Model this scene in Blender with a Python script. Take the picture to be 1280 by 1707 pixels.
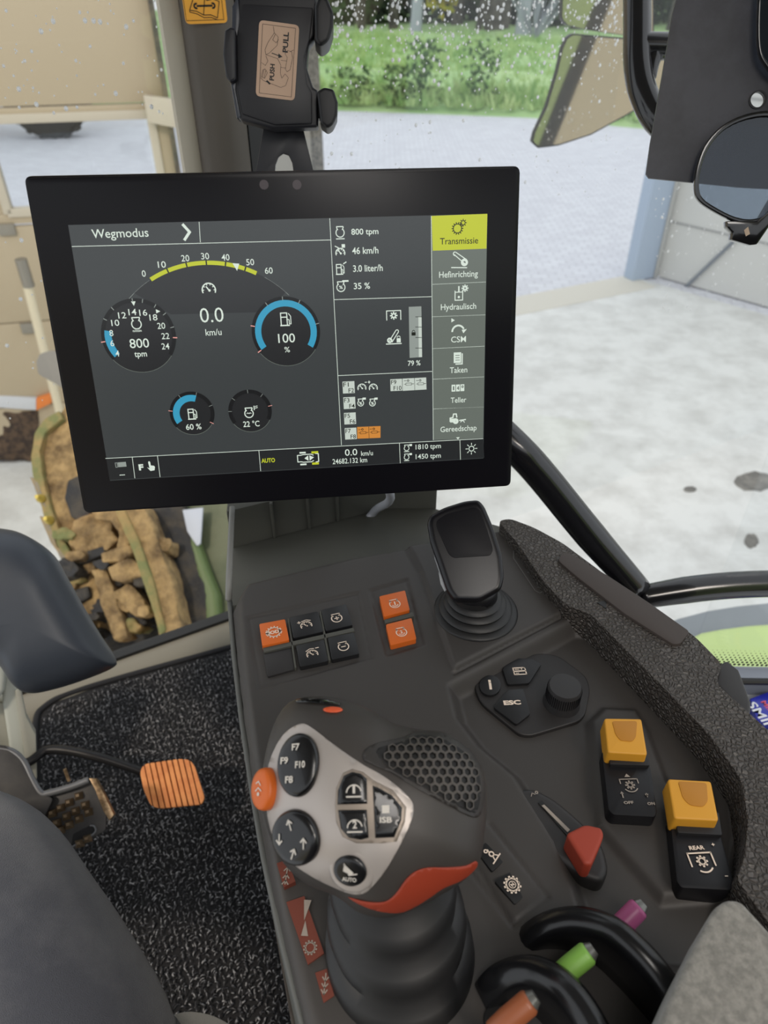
import bpy, bmesh, math, random
import numpy as np
from mathutils import Vector, Matrix, noise
for o in list(bpy.data.objects): bpy.data.objects.remove(o)
scn = bpy.context.scene
COL = scn.collection
random.seed(7)
V = Vector
PITCH = math.radians(37.5); FPX = 1200.0
CAM = V((0, 0, 3.0))
cs, sn = math.cos(PITCH), math.sin(PITCH)
# ---------------------------------------------------------------- camera
cd = bpy.data.cameras.new('camera'); cam = bpy.data.objects.new('camera', cd); COL.objects.link(cam)
cam.location = CAM; cam.rotation_euler = (math.radians(90)-PITCH, 0, 0)
cd.sensor_fit = 'VERTICAL'; cd.sensor_height = 36.0; cd.lens = 36.0*FPX/1707.0
cd.clip_start = 0.02; cd.clip_end = 300
cd.dof.use_dof = True; cd.dof.focus_distance = 0.52; cd.dof.aperture_fstop = 9.5
scn.camera = cam
# ---------------------------------------------------------------- light
w = bpy.data.worlds.new('world'); scn.world = w; w.use_nodes = True
bg = w.node_tree.nodes['Background']; bg.inputs[0].default_value = (0.92, 0.96, 1.0, 1); bg.inputs[1].default_value = 1.12
def area(name, loc, target, size, energy, color, sy=None):
    l = bpy.data.lights.new(name, 'AREA'); l.energy = energy; l.color = color; l.size = size
    if sy: l.shape = 'RECTANGLE'; l.size_y = sy
    o = bpy.data.objects.new(name, l); COL.objects.link(o); o.location = loc
    o.rotation_euler = (V(target)-V(loc)).to_track_quat('-Z', 'Y').to_euler(); return o
area('shed_lamp', (-2.6, -1.6, 6.3), (-0.2, 0.8, 2.5), 0.5, 150, (1.0, 0.86, 0.70))
area('shed_lamp', (1.6, -2.2, 5.6), (0.2, 1.0, 2.2), 1.0, 60, (1.0, 0.9, 0.8))
area('cab_fill', (0.12, -0.15, 3.40), (0.05, 0.35, 2.5), 0.25, 1.8, (1.0, 0.95, 0.9))  # added fill that brightens the console, not a fitting of the cab
scn.view_settings.view_transform = 'Standard'; scn.view_settings.look = 'None'
scn.view_settings.exposure = 0.0; scn.view_settings.gamma = 1.0; scn.view_settings.use_curve_mapping = False

# ---------------------------------------------------------------- helpers
def lin(c):
    return tuple(((x/255)/12.92 if x/255 <= 0.04045 else ((x/255+0.055)/1.055)**2.4) for x in c)+(1,)
MATS = {}
def mat(name, rgb, rough=0.5, metal=0.0, bump=None, var=None, emit=None, spec=0.5, coat=0.0, trans=0.0, alpha=1.0, rgb2=None, scale=8.0, detail=4.0, thr=(0.4, 0.6), sheen=0.0):
    if name in MATS: return MATS[name]
    m = bpy.data.materials.new(name); m.use_nodes = True; nt = m.node_tree; N = nt.nodes; L = nt.links
    b = N['Principled BSDF']; c = lin(rgb)
    b.inputs['Base Color'].default_value = c; b.inputs['Roughness'].default_value = rough
    b.inputs['Metallic'].default_value = metal; b.inputs['Specular IOR Level'].default_value = spec
    b.inputs['Coat Weight'].default_value = coat; b.inputs['Transmission Weight'].default_value = trans
    b.inputs['Sheen Weight'].default_value = sheen
    b.inputs['Alpha'].default_value = alpha
    tc = N.new('ShaderNodeTexCoord')
    geo = N.new('ShaderNodeNewGeometry')
    if emit is not None:
        b.inputs['Emission Color'].default_value = c; b.inputs['Emission Strength'].default_value = emit
        b.inputs['Base Color'].default_value = (0.01, 0.01, 0.01, 1)
    if rgb2 is not None:
        n = N.new('ShaderNodeTexNoise'); n.inputs['Scale'].default_value = scale; n.inputs['Detail'].default_value = detail
        n.inputs['Roughness'].default_value = 0.65
        L.new(geo.outputs['Position'], n.inputs['Vector'])
        r = N.new('ShaderNodeValToRGB'); r.color_ramp.elements[0].position = thr[0]; r.color_ramp.elements[1].position = thr[1]
        r.color_ramp.elements[0].color = c; r.color_ramp.elements[1].color = lin(rgb2)
        L.new(n.outputs['Fac'], r.inputs['Fac']); L.new(r.outputs['Color'], b.inputs['Base Color'])
    if bump:
        kind, sc, st, dist = bump
        if kind == 'noise':
            n = N.new('ShaderNodeTexNoise'); n.inputs['Scale'].default_value = sc; n.inputs['Detail'].default_value = 3; out = n.outputs['Fac']
        elif kind == 'voronoi':
            n = N.new('ShaderNodeTexVoronoi'); n.feature = 'DISTANCE_TO_EDGE'; n.inputs['Scale'].default_value = sc
            n2 = N.new('ShaderNodeTexNoise'); n2.inputs['Scale'].default_value = sc*0.6
            mx = N.new('ShaderNodeMixRGB'); mx.inputs[0].default_value = 0.0012
            L.new(geo.outputs['Position'], n2.inputs['Vector'])
            L.new(geo.outputs['Position'], mx.inputs[1]); L.new(n2.outputs['Color'], mx.inputs[2])
            mr = N.new('ShaderNodeMapRange'); mr.inputs[1].default_value = 0; mr.inputs[2].default_value = 0.25
            L.new(n.outputs['Distance'], mr.inputs[0]); out = mr.outputs[0]
        L.new((mx.outputs[0] if kind == 'voronoi' else geo.outputs['Position']), n.inputs['Vector'])
        bp = N.new('ShaderNodeBump'); bp.inputs['Strength'].default_value = st; bp.inputs['Distance'].default_value = dist
        L.new(out, bp.inputs['Height']); L.new(bp.outputs['Normal'], b.inputs['Normal'])
    m['c'] = 1; MATS[name] = m; return m

def ray(px, py):
    a, b = (px-640)/FPX, -(py-853.5)/FPX
    return V((a, b*sn+cs, b*cs-sn))
def atz(px, py, z):            # point on the horizontal plane at world height z
    d = ray(px, py); return CAM+d*((z-3.0)/d.z)
def dep(px, py, t): return CAM+ray(px, py)*t
class Frame:
    def __init__(s, o, x, y):
        s.o = V(o); s.x = V(x).normalized(); s.z = s.x.cross(V(y)).normalized(); s.y = s.z.cross(s.x)
    def p(s, u, v, w=0): return s.o+s.x*u+s.y*v+s.z*w
    def uv(s, px, py, w=0):
        d = ray(px, py); o = s.o+s.z*w; t = (o-CAM).dot(s.z)/d.dot(s.z); q = CAM+d*t-o
        return (q.dot(s.x), q.dot(s.y))
    def px(s, px, py, w=0): u, v = s.uv(px, py, w); return s.p(u, v, w)
def facing(px, py, t, tilt=None, roll=0.0):     # an upright-ish frame turned to the viewer's side of the cab
    o = dep(px, py, t); n = V(tilt) if tilt else (CAM-o).normalized(); n.normalize()
    x = V((0, 0, 1)).cross(n).normalized(); y = n.cross(x)
    c, s_ = math.cos(roll), math.sin(roll)
    return Frame(o, x*c+y*s_, y*c-x*s_)
class MB:
    def __init__(s): s.v = []; s.f = []; s.m = []
    def add(s, vs, fs, mi=0):
        b = len(s.v); s.v += [tuple(q) for q in vs]; s.f += [tuple(i+b for i in f) for f in fs]; s.m += [mi]*len(fs); return s
    def poly(s, pts, mi=0): return s.add(pts, [tuple(range(len(pts)))], mi)
    def prism(s, top, bot, mi=0):
        n = len(top); return s.add(list(top)+list(bot), [tuple(range(n)), tuple(range(2*n-1, n-1, -1))]+[(i, i+n, (i+1) % n+n, (i+1) % n) for i in range(n)], mi)
    def loft(s, rings, mi=0, cap=True, close=True):
        n = len(rings[0]); vs = [q for r in rings for q in r]; fs = []
        for k in range(len(rings)-1):
            for i in range(n if close else n-1): fs.append((k*n+i, k*n+(i+1) % n, (k+1)*n+(i+1) % n, (k+1)*n+i))
        if cap: fs += [tuple(range(n-1, -1, -1)), tuple(range((len(rings)-1)*n, len(rings)*n))]
        return s.add(vs, fs, mi)
    def box(s, c, sx, sy, sz, x=(1, 0, 0), y=(0, 1, 0), mi=0):
        f = Frame(c, x, y); t = [f.p(a*sx/2, b*sy/2, sz/2) for a, b in ((-1, -1), (1, -1), (1, 1), (-1, 1))]
        return s.prism(t, [q-f.z*sz for q in t], mi)
    def tube(s, pts, r, n=12, mi=0, smooth=True):
        pts = [V(q) for q in pts]
        if not hasattr(r, '__len__'): r = [r]*len(pts)
        if smooth and len(pts) > 2: pts, r = catmull(pts, r)
        rings = []; up = V((0.13, 0.27, 0.95)); prev = None
        for i, q in enumerate(pts):
            t = (pts[min(i+1, len(pts)-1)]-pts[max(i-1, 0)]).normalized()
            a = (up if prev is None else prev); a = (a-t*a.dot(t)).normalized(); prev = a; b = t.cross(a)
            rings.append([q+(a*math.cos(k*2*math.pi/n)+b*math.sin(k*2*math.pi/n))*r[i] for k in range(n)])
        return s.loft(rings, mi)
    def revolve(s, base, axis, prof, n=40, mi=0, ax=1.0):   # prof: (radius, height)
        axis = V(axis).normalized(); x = axis.cross(V((0, 1, 0.1))).normalized(); y = axis.cross(x)
        return s.loft([[V(base)+axis*h+(x*math.cos(k*2*math.pi/n)+y*math.sin(k*2*math.pi/n)*ax)*max(r, 1e-4) for k in range(n)] for r, h in prof], mi)
def catmull(p, r, k=6):
    P = []; R = []; n = len(p)
    for i in range(n-1):
        a, b, c, d = p[max(i-1, 0)], p[i], p[i+1], p[min(i+2, n-1)]
        for j in range(k):
            t = j/k
            P.append(0.5*((2*b)+(c-a)*t+(2*a-5*b+4*c-d)*t*t+(3*b-a-3*c+d)*t**3)); R.append(r[i]*(1-t)+r[i+1]*t)
    P.append(p[-1]); R.append(r[-1]); return P, R
def sm(pts, k=6, closed=True):      # smooth a 2-D or 3-D outline
    pts = [V(q) for q in pts]; n = len(pts); out = []
    for i in range(n):
        a, b, c, d = pts[(i-1) % n], pts[i], pts[(i+1) % n], pts[(i+2) % n]
        for j in range(k):
            t = j/k; out.append(0.5*((2*b)+(c-a)*t+(2*a-5*b+4*c-d)*t*t+(3*b-a-3*c+d)*t**3))
    return out
def rnd(pts, r, seg=5):             # round the corners of a 2-D polygon
    out = []; n = len(pts)
    for i in range(n):
        a, b, c = V(pts[i-1]).to_2d() if len(pts[i-1]) > 2 else V(pts[i-1]), V(pts[i]), V(pts[(i+1) % n])
        u = (a-b); v_ = (c-b); k = min(r, u.length*0.45, v_.length*0.45); p0 = b+u.normalized()*k; p1 = b+v_.normalized()*k
        for j in range(seg+1):
            t = j/seg; out.append(p0*(1-t)**2+b*2*t*(1-t)+p1*t*t)
    return out
WL = {}
def obj(name, mb, mats, parent=None, smooth=40, bevel=0, seg=2, kind=None, label=None, cat=None, group=None, lump=None):
    if not isinstance(mats, (list, tuple)): mats = [mats]
    me = bpy.data.meshes.new(name)
    vs = np.array(mb.v, dtype=float); lo, hi = vs.min(0), vs.max(0)
    c = V(((lo[0]+hi[0])/2, (lo[1]+hi[1])/2, lo[2]))
    me.from_pydata((vs-np.array(c)).tolist(), [], mb.f)
    for m in mats: me.materials.append(m)
    me.polygons.foreach_set('material_index', mb.m)
    bm = bmesh.new(); bm.from_mesh(me)
    if len(mb.f) < 60000: bmesh.ops.recalc_face_normals(bm, faces=bm.faces)
    if bevel:
        es = [e for e in bm.edges if len(e.link_faces) == 2 and e.calc_face_angle(0) > 0.5]
        bmesh.ops.bevel(bm, geom=es, offset=bevel, segments=seg, profile=0.6, affect='EDGES', clamp_overlap=True)
    if lump:
        amp, sc, cuts = lump
        bmesh.ops.triangulate(bm, faces=bm.faces)
        for _ in range(cuts):
            ln = sorted(e.calc_length() for e in bm.edges)[-max(1, len(bm.edges)//2)]
            bmesh.ops.subdivide_edges(bm, edges=[e for e in bm.edges if e.calc_length() >= ln*0.9], cuts=1, use_grid_fill=False)
            bmesh.ops.triangulate(bm, faces=[f for f in bm.faces if len(f.verts) > 3])
        bm.normal_update()
        for v in bm.verts: v.co += v.normal*(noise.fractal((v.co+c)*sc, 1.0, 2.0, 3)*amp)
    bm.to_mesh(me); bm.free()
    me.polygons.foreach_set('use_smooth', [True]*len(me.polygons))
    if smooth < 180: me.set_sharp_from_angle(angle=math.radians(smooth))
    o = bpy.data.objects.new(name, me); COL.objects.link(o); o.location = c; WL[o.name] = c
    if parent: o.parent = parent; o.matrix_parent_inverse = Matrix.Translation(-WL[parent.name])
    tag(o, label, cat, group, kind); return o
def tag(o, label=None, cat=None, group=None, kind=None):
    if label: o['label'] = label
    if cat: o['category'] = cat
    if group: o['group'] = group
    if kind: o['kind'] = kind
def thing(name, label, cat, loc, group=None):
    o = bpy.data.objects.new(name, None); COL.objects.link(o); o.location = loc; o.empty_display_size = 0.02
    WL[o.name] = V(loc); tag(o, label, cat, group); return o
def grow(pts, k, c=None):
    c = c or sum((V(p) for p in pts), V((0,)*len(pts[0])))/len(pts); return [c+(V(p)-c)*k for p in pts]
def slab(name, F, pts, w1, w0, m, parent=None, bevel=0, seg=2, r=0, taper=1.0, px=True, **kw):
    uv = [F.uv(*q, w1) for q in pts] if px else pts
    if r: uv = rnd(uv, r)
    lo = grow(uv, taper) if taper != 1 else uv
    mb = MB().prism([F.p(q[0], q[1], w1) for q in uv], [F.p(q[0], q[1], w0) for q in lo])
    return obj(name, mb, m, parent, bevel=bevel, seg=seg, **kw)
# ---- flat print: strokes, discs, arcs and lettering laid on a surface function (u, v, w) -> point
_fc = {}
def glyphs(txt, bold=0.0):
    k = (txt, bold)
    if k not in _fc:
        cu = bpy.data.curves.new('t', 'FONT'); cu.body = txt; cu.offset = bold; cu.resolution_u = 3; cu.fill_mode = 'FRONT'
        o = bpy.data.objects.new('t', cu); me = bpy.data.meshes.new_from_object(o)
        vs = [(v.co.x, v.co.y) for v in me.vertices]; fs = [tuple(p.vertices) for p in me.polygons]
        bpy.data.objects.remove(o); bpy.data.curves.remove(cu); bpy.data.meshes.remove(me); _fc[k] = (vs, fs)
    return _fc[k]
class Ink:
    def __init__(s, surf, uvfn, k, w=0.0003):
        s.mb = MB(); s.surf = surf; s.uvfn = uvfn; s.k = k; s.w = w; s.c = (0, 0); s.s = k; s.r = 0; s.mi = 0; s.lw = 0
    def at(s, px, py, scale=1.0, rot=0.0, mi=None):     # scale: photo pixels per icon unit
        s.c = s.uvfn(px, py); s.s = s.k*scale; s.r = math.radians(rot)
        if mi is not None: s.mi = mi
        return s
    def q(s, a, b):
        c, n = math.cos(s.r), math.sin(s.r); return s.surf(s.c[0]+(a*c-b*n)*s.s, s.c[1]+(a*n+b*c)*s.s, s.w+s.mi*0.00004+s.lw)
    def poly(s, pts): s.mb.poly([s.q(*p) for p in pts], s.mi); return s
    def rect(s, a, b, c, d): return s.poly([(a, b), (c, b), (c, d), (a, d)])
    def line(s, pts, wd):
        for i in range(len(pts)-1):
            a, b = V(pts[i]), V(pts[i+1]); t = (b-a)
            if t.length < 1e-6: continue
            t.normalize(); n = V((-t.y, t.x))*wd/2; e = t*wd*0.3
            s.poly([a-n-e, b-n+e, b+n+e, a+n-e])
        return s
    def arc(s, cx, cy, r0, r1, a0, a1, n=None):
        n = n or max(6, int(abs(a1-a0)/6)); A = [math.radians(a0+(a1-a0)*i/n) for i in range(n+1)]
        vs = [s.q(cx+r*math.cos(a), cy+r*math.sin(a)) for a in A for r in (r0, r1)]
        s.mb.add(vs, [(2*i, 2*i+1, 2*i+3, 2*i+2) for i in range(n)], s.mi); return s
    def disc(s, cx, cy, r): return s.poly([(cx+r*math.cos(i*math.pi/12), cy+r*math.sin(i*math.pi/12)) for i in range(24)])
    def text(s, t, w, h, bold=0.0, cx=0, cy=0):
        vs, fs = glyphs(t, bold); xs = [v[0] for v in vs]; ys = [v[1] for v in vs]
        x0, x1, y0, y1 = min(xs), max(xs), min(ys), max(ys)
        s.mb.add([s.q(cx+((x-x0)/(x1-x0)-0.5)*w, cy+((y-y0)/(y1-y0)-0.5)*h) for x, y in vs], fs, s.mi); return s
    # icons, drawn in a box of about +-10 units
    def gear(s, r=7, teeth=12, wd=1.6, cx=0, cy=0):
        s.arc(cx, cy, r-wd, r, 0, 360, 30)
        for i in range(teeth):
            a = math.radians(i*360/teeth); c, n = math.cos(a), math.sin(a)
            s.line([(cx+c*r*0.95, cy+n*r*0.95), (cx+c*(r+1.8), cy+n*(r+1.8))], wd*1.1)
        return s
    def engine(s, r=6, wd=1.6):
        s.arc(0, -2, r-wd, r, 125, 415, 28); h = r
        return s.line([(-h*0.5, 3), (-h*0.7, 6), (-h*0.7, 8), (h*0.7, 8), (h*0.7, 6), (h*0.5, 3)], wd)
    def gauge(s, r=9, wd=1.7):
        s.arc(0, -3, r-wd, r, -25, 205, 24)
        for a in range(0, 181, 36):
            t = math.radians(a); s.line([(math.cos(t)*(r-3.4), -3+math.sin(t)*(r-3.4)), (math.cos(t)*r*0.97, -3+math.sin(t)*r*0.97)], wd*0.7)
        s.line([(0.8, -4), (-3.6, 2)], wd); return s.disc(0.8, -3.6, wd)
    def pump(s, wd=1.5):
        s.line([(-7, -9), (6, -9)], wd*1.2); s.line([(-6, -9), (-6, 9), (3, 9), (3, -9)], wd); s.line([(-6, 3), (3, 3)], wd)
        return s.line([(3, 0), (6, -1), (6, -7), (8.5, -7), (8.5, 4), (5.5, 8)], wd*0.8)
    def done(s, name, mats, parent=None, **kw): return obj(name, s.mb, mats, parent, **kw)

# ---------------------------------------------------------------- materials
PL = mat('console_plastic', (58, 55, 53), 0.55, bump=('noise', 2500, 0.12, 0.0004))
PL2 = mat('console_plastic_dark', (40, 38, 38), 0.5, bump=('noise', 2500, 0.10, 0.0004))
PLS = mat('shelf_plastic', (74, 74, 68), 0.6, bump=('noise', 2500, 0.1, 0.0004))
BLK = mat('black_plastic', (22, 22, 25), 0.42, spec=.35)
GLOSS = mat('gloss_black', (12, 12, 14), 0.16, coat=0.5)
RUB = mat('black_rubber', (25, 25, 26), 0.48)
LEA = mat('grained_vinyl', (74, 69, 65), 0.42, bump=('voronoi', 300, 1.0, 0.0016))
INL = mat('inlay', (62, 54, 50), 0.6, bump=('noise', 1800, 0.2, 0.0005))
ORB = mat('orange_button', (208, 100, 32), 0.45)
ORL = mat('orange_red_plastic', (150, 54, 34), 0.6)
YEL = mat('yellow_cap', (208, 148, 42), 0.5)
YEL2 = mat('yellow_cap_dent', (176, 118, 32), 0.55)
SIL = mat('silver_plastic', (176, 168, 162), 0.38, metal=0.35)
ICO = mat('icon_print', (232, 214, 196), 0.5)
ICOD = mat('icon_print_dim', (150, 140, 130), 0.5)
BEZ = mat('bezel_black', (16, 15, 20), 0.30, spec=.22)
TUB = mat('tube_black', (18, 18, 22), 0.2, coat=0.4)
BODY = mat('grip_grey', (58, 54, 51), 0.5, bump=('noise', 2200, 0.08, 0.0004))

# ================================================================ shed and yard
def g(px, py, z=0.0): return atz(px, py, z)
CONC = mat('concrete_floor', (204, 204, 200), 0.7, rgb2=(228, 229, 226), scale=3.2, detail=14, thr=(0.34, 0.58), bump=('noise', 30, 0.1, 0.004))
PAVE = mat('yard_pavers', (196, 198, 204), 0.85)
def brickify(m, s):
    N = m.node_tree.nodes; L = m.node_tree.links; b = N['Principled BSDF']; ge = N.new('ShaderNodeNewGeometry')
    t = N.new('ShaderNodeTexBrick'); t.inputs['Scale'].default_value = s; t.inputs['Color1'].default_value = lin((222, 224, 230)); t.inputs['Color2'].default_value = lin((210, 211, 218))
    t.inputs['Mortar'].default_value = lin((184, 184, 190)); t.inputs['Mortar Size'].default_value = 0.015
    L.new(ge.outputs['Position'], t.inputs['Vector']); L.new(t.outputs['Color'], b.inputs['Base Color'])
brickify(PAVE, 2.4)
GRASS = mat('meadow_grass', (140, 182, 112), 0.95, rgb2=(190, 216, 156), scale=0.6, detail=8, thr=(0.35, 0.65))
BLADE = mat('grass_blades', (140, 180, 104), 0.9, rgb2=(196, 216, 150), scale=1.5)
SEC = mat('sectional_panel', (184, 170, 144), 0.55, bump=('noise', 200, 0.05, 0.001))
SECF = mat('panel_frame', (196, 188, 170), 0.5)
WHT = mat('white_panel', (200, 202, 200), 0.6)
BLU = mat('bluish_steel', (164, 182, 204), 0.45)
TRK = mat('dark_track', (70, 68, 62), 0.5, rgb2=(110, 100, 84), scale=12)
td = V((0.9, 0.435, 0)).normalized()
T0 = g(870, 495); T1 = g(1040, 462); td = (T1-T0).normalized()
def hit_line(px, o, d):      # where the vertical plane seen at this pixel column (at ground distance) meets a ground line
    r = ray(px, 300); r = V((r.x, r.y)); o2 = V((o.x, o.y)); d2 = V((d.x, d.y))
    k = (r.x*(-o2.y)-r.y*(-o2.x))/(r.x*d2.y-r.y*d2.x); return V((o.x+d.x*k, o.y+d.y*k, 0))
A = hit_line(541, T0, td); B = hit_line(1085, T0, td)
rw = (g(1280, 520)-g(1105, 470)).normalized()
nin = V((td.y, -td.x, 0))
LD = Frame((-2.889, 4.525, 0), (0.978, 0.208, 0), (0, 0, 1))
uR = LD.uv(300, 260)[0]; LE = LD.p(uR, 0, 0)
fp = [A, B, B+rw*7, B+rw*7+V((-14, -6, 0)), V((-8, -7, 0)), LD.p(-4, 0, 0), LE]
obj('floor', MB().prism([V(p) for p in fp], [V(p)-V((0, 0, 0.1)) for p in fp]), CONC, kind='structure')
F0 = Frame((0, 0, -0.02), (1, 0, 0), (0, 1, 0))
obj('yard_paving', MB().prism([V((-30, 2, -0.02)), V((30, 2, -0.02)), g(1300, 228, -0.02), g(1060, 213, -0.02), g(900, 196, -0.02), g(545, 183, -0.02), g(-100, 175, -0.02)],
    [V((-30, 2, -0.2)), V((30, 2, -0.2)), g(1300, 228, -0.02)-V((0, 0, .2)), g(1060, 213, -0.02)-V((0, 0, .2)), g(900, 196, -0.02)-V((0, 0, .2)), g(545, 183, -0.02)-V((0, 0, .2)), g(-100, 175, -0.02)-V((0, 0, .2))]), PAVE, kind='structure', label='grey block paving of the yard outside the open door')
# threshold strip of lighter concrete at the opening
ts = [A-nin*0.02, B-nin*0.02, B+nin*0.42, A+nin*0.42]
obj('trim_1', MB().prism([p+V((0, 0, 0.006)) for p in ts], [p-V((0, 0, 0.05)) for p in ts]), mat('threshold_concrete', (212, 208, 196), 0.8), kind='structure')
# oil stains on the floor
ST = mat('oil_stain', (112, 110, 106), 0.6, rgb2=(140, 137, 130), scale=9)
for i, (x, y, a, b, lb) in enumerate([(1258, 803, 34, 16, 'large dark oil stain on the concrete floor at right'), (1252, 902, 12, 12, 'small round oil stain below the large one on the concrete'), (1150, 816, 11, 5, 'thin dark drip mark on the concrete left of the large stain')]):
    pts = [g(x+a*math.cos(t*math.pi/12)*(1+0.25*noise.noise(V((t*.7, i, 0)))), y+b*math.sin(t*math.pi/12)*(1+0.25*noise.noise(V((t*.7, i, 3)))), 0.0) for t in range(24)]
    obj('oil_stain', MB().prism([p+V((0, 0, .003)) for p in pts], pts), ST, label=lb, cat='stain')
# meadow
EP = [g(q_, r_, -.02) for q_, r_ in ((-100, 175), (545, 183), (900, 196), (1060, 213), (1300, 228))]; EX = [p.x for p in EP]; EY = [p.y for p in EP]
mb = MB(); nx, ny = 120, 30; g0, g1 = V((-22, 21.3)), V((30, 21.3))
vs = []
for j in range(ny+1):
    for i in range(nx+1):
        x = -40+80*i/nx; edge = float(np.interp(x, EX, EY))-.12; y = edge+(60-edge)*(j/ny)**1.4
        vs.append((x, y, -0.03+(0.25*noise.noise(V((x*.3, y*.3, 0)))+0.25)*min(1, j/3)))
mb.add(vs, [(j*(nx+1)+i, j*(nx+1)+i+1, (j+1)*(nx+1)+i+1, (j+1)*(nx+1)+i) for j in range(ny) for i in range(nx)])
obj('meadow', mb, GRASS, kind='structure', smooth=180)
mb = MB()
for i in range(5200):
    x = random.uniform(-3, 13); y = random.uniform(0, 1)**1.5*20+float(np.interp(x, EX, EY))+.1; h = random.uniform(0.10, 0.34)*(1.8 if random.random() < .1 else 1)
    for k in range(3):
        a = random.uniform(0, 6.28); dx, dy = math.cos(a)*0.05, math.sin(a)*0.05; lx, ly = random.uniform(-.15, .15), random.uniform(-.1, .1)
        mb.add([(x-dx, y-dy, 0.1), (x+dx, y+dy, 0.1), (x+lx, y+ly, 0.15+h)], [(0, 1, 2)])
obj('meadow_grass', mb, BLADE, kind='stuff', label='tall meadow grass between the yard and the trees', cat='grass')
# shrubs with dark stalks in the meadow
SHR = mat('shrub_green', (70, 104, 56), 0.95)
for i, (px, py, h) in enumerate([(668, 178, .9), (706, 172, 1.4), (800, 176, 1.4), (595, 174, .8)]):
    b = g(px, py, 0.05); mb = MB()
    for k in range(160):
        q = b+V((random.gauss(0, .28), random.gauss(0, .25), random.uniform(0.05, h))); a = V((random.gauss(0, 1), random.gauss(0, 1), random.gauss(0, 1))).normalized()*.09; c = a.cross(V((.3, .5, .8))).normalized()*.05
        mb.add([q-a, q+c, q+a, q-c], [(0, 1, 2, 3)])
    obj('shrub', mb, SHR, label=['low weedy shrub left of the taller meadow weeds', 'tallest dark weed clump in the meadow centre', 'dark weed clump in the meadow beside the mirror', 'small weed clump in the meadow nearest the phone holder'][i], cat='shrub', group='weedy shrubs in the meadow')
# trees
BARK = mat('bark', (104, 98, 92), 0.95, rgb2=(70, 64, 60), scale=3); BIR = mat('pale_bark', (168, 172, 182), 0.9)
LF = [mat('dark_leaves', (44, 62, 46), 0.95, rgb2=(84, 100, 70), scale=1.2), mat('yellow_leaves', (206, 190, 54), 0.9), mat('mid_leaves', (84, 110, 72), 0.95)]
def leaves(c, r, n, s=0.22):
    mb = MB()
    for k in range(n):
        d = V((random.gauss(0, 1), random.gauss(0, 1), random.gauss(0, 1))).normalized()*random.uniform(.45, 1)
        q = V(c)+V((d.x*r[0], d.y*r[1], d.z*r[2])); a = V((random.gauss(0, 1), random.gauss(0, 1), random.gauss(0, 1))).normalized()*s; b = a.cross(V((random.gauss(0, 1), .5, .8))).normalized()*s*.6
        mb.add([q-a, q+b, q+a, q-b], [(0, 1, 2, 3)])
    return mb
def tree(px, Y, r, m, crown, label, lm=0):
    d = ray(px, 60); x = d.x/d.y*Y; t = thing('tree', label, 'tree', (x, Y, 0), 'trees behind the meadow')
    obj('trunk', MB().tube([(x, Y, -.1), (x+.1, Y, 3), (x-.1, Y, 7), (x, Y, 10)], [r, r*.8, r*.6, r*.2], 8), m, t)
    obj('crown', leaves((x, Y, crown[0]), crown[1], crown[2], .4), LF[lm], t, kind='stuff')
    for k in range(3): 
        a = random.uniform(0, 6.28); z = 3.5+k*1.3
        obj('branch', MB().tube([(x, Y, z), (x+math.cos(a)*1.2, Y+math.sin(a)*1.2, z+1.3)], [r*.35, r*.1], 6), m, t)
    return t
C = (8.5, (.62, .9, 2.6), 300)
tree(655, 43, .28, BARK, C, 'grey-brown tree trunk left of the pale birch trunk')
tree(692, 41, .30, BIR, C, 'pale bluish birch trunk next to the yellow shrub')
tree(819, 44, .9, BARK, C, 'broad brown tree trunk right of the yellow shrub')
tree(868, 41, .34, BIR, C, 'pale birch trunk behind the bare bush near the mirror')
tree(600, 45, .3, BARK, C, 'dark tree directly right of the phone holder')
tree(760, 46, .35, BARK, C, 'dark tree behind the yellow shrub')
tree(960, 44, .4, BARK, C, 'tree hidden behind the exterior mirror')
tree(1120, 44, .4, BARK, C, 'tree seen through the gap beside the grab tube')
mb = MB()
for i, (px, Y, rr, h) in enumerate([(560, 48, 3.2, 3.4), (625, 49, 3, 3.2), (730, 49, 3.2, 3.6), (790, 50, 3, 3.4), (850, 48, 3, 3.2), (910, 47, 3, 3.5), (1000, 48, 4, 3.4), (1100, 48, 4, 3.4), (500, 50, 3.5, 3.2), (1190, 48, 4, 3)]):
    d = ray(px, 60); x = d.x/d.y*Y; k = leaves((x, Y, h), (rr, 1.5, h+.6), 2400, .34); mb.add(k.v, k.f, 0 if i % 3 else 1)
obj('forest_undergrowth', mb, [LF[0], LF[2]], label='dark evergreen undergrowth along the forest edge behind the meadow', cat='undergrowth', kind='stuff')
d = ray(735, 40); x = d.x/d.y*42
obj('yellow_shrub', leaves((x, 42, 2.4), (1.15, .8, 1.6), 420, .2), LF[1], label='bright yellow autumn shrub between the trunks', cat='shrub')
d = ray(893, 40); x = d.x/d.y*38; mb = MB()
for k in range(46):
    a = random.uniform(-1.15, 1.15); L_ = random.uniform(1.2, 2.8); mb.tube([(x, 38, .1), (x+math.sin(a)*L_*.5, 38+random.uniform(-.3, .3), L_*.6), (x+math.sin(a)*L_*.9, 38, L_)], [.04, .022, .008], 4)
obj('bare_bush', mb, BIR, label='bare pale branching bush left of the exterior mirror', cat='bush')

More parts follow.
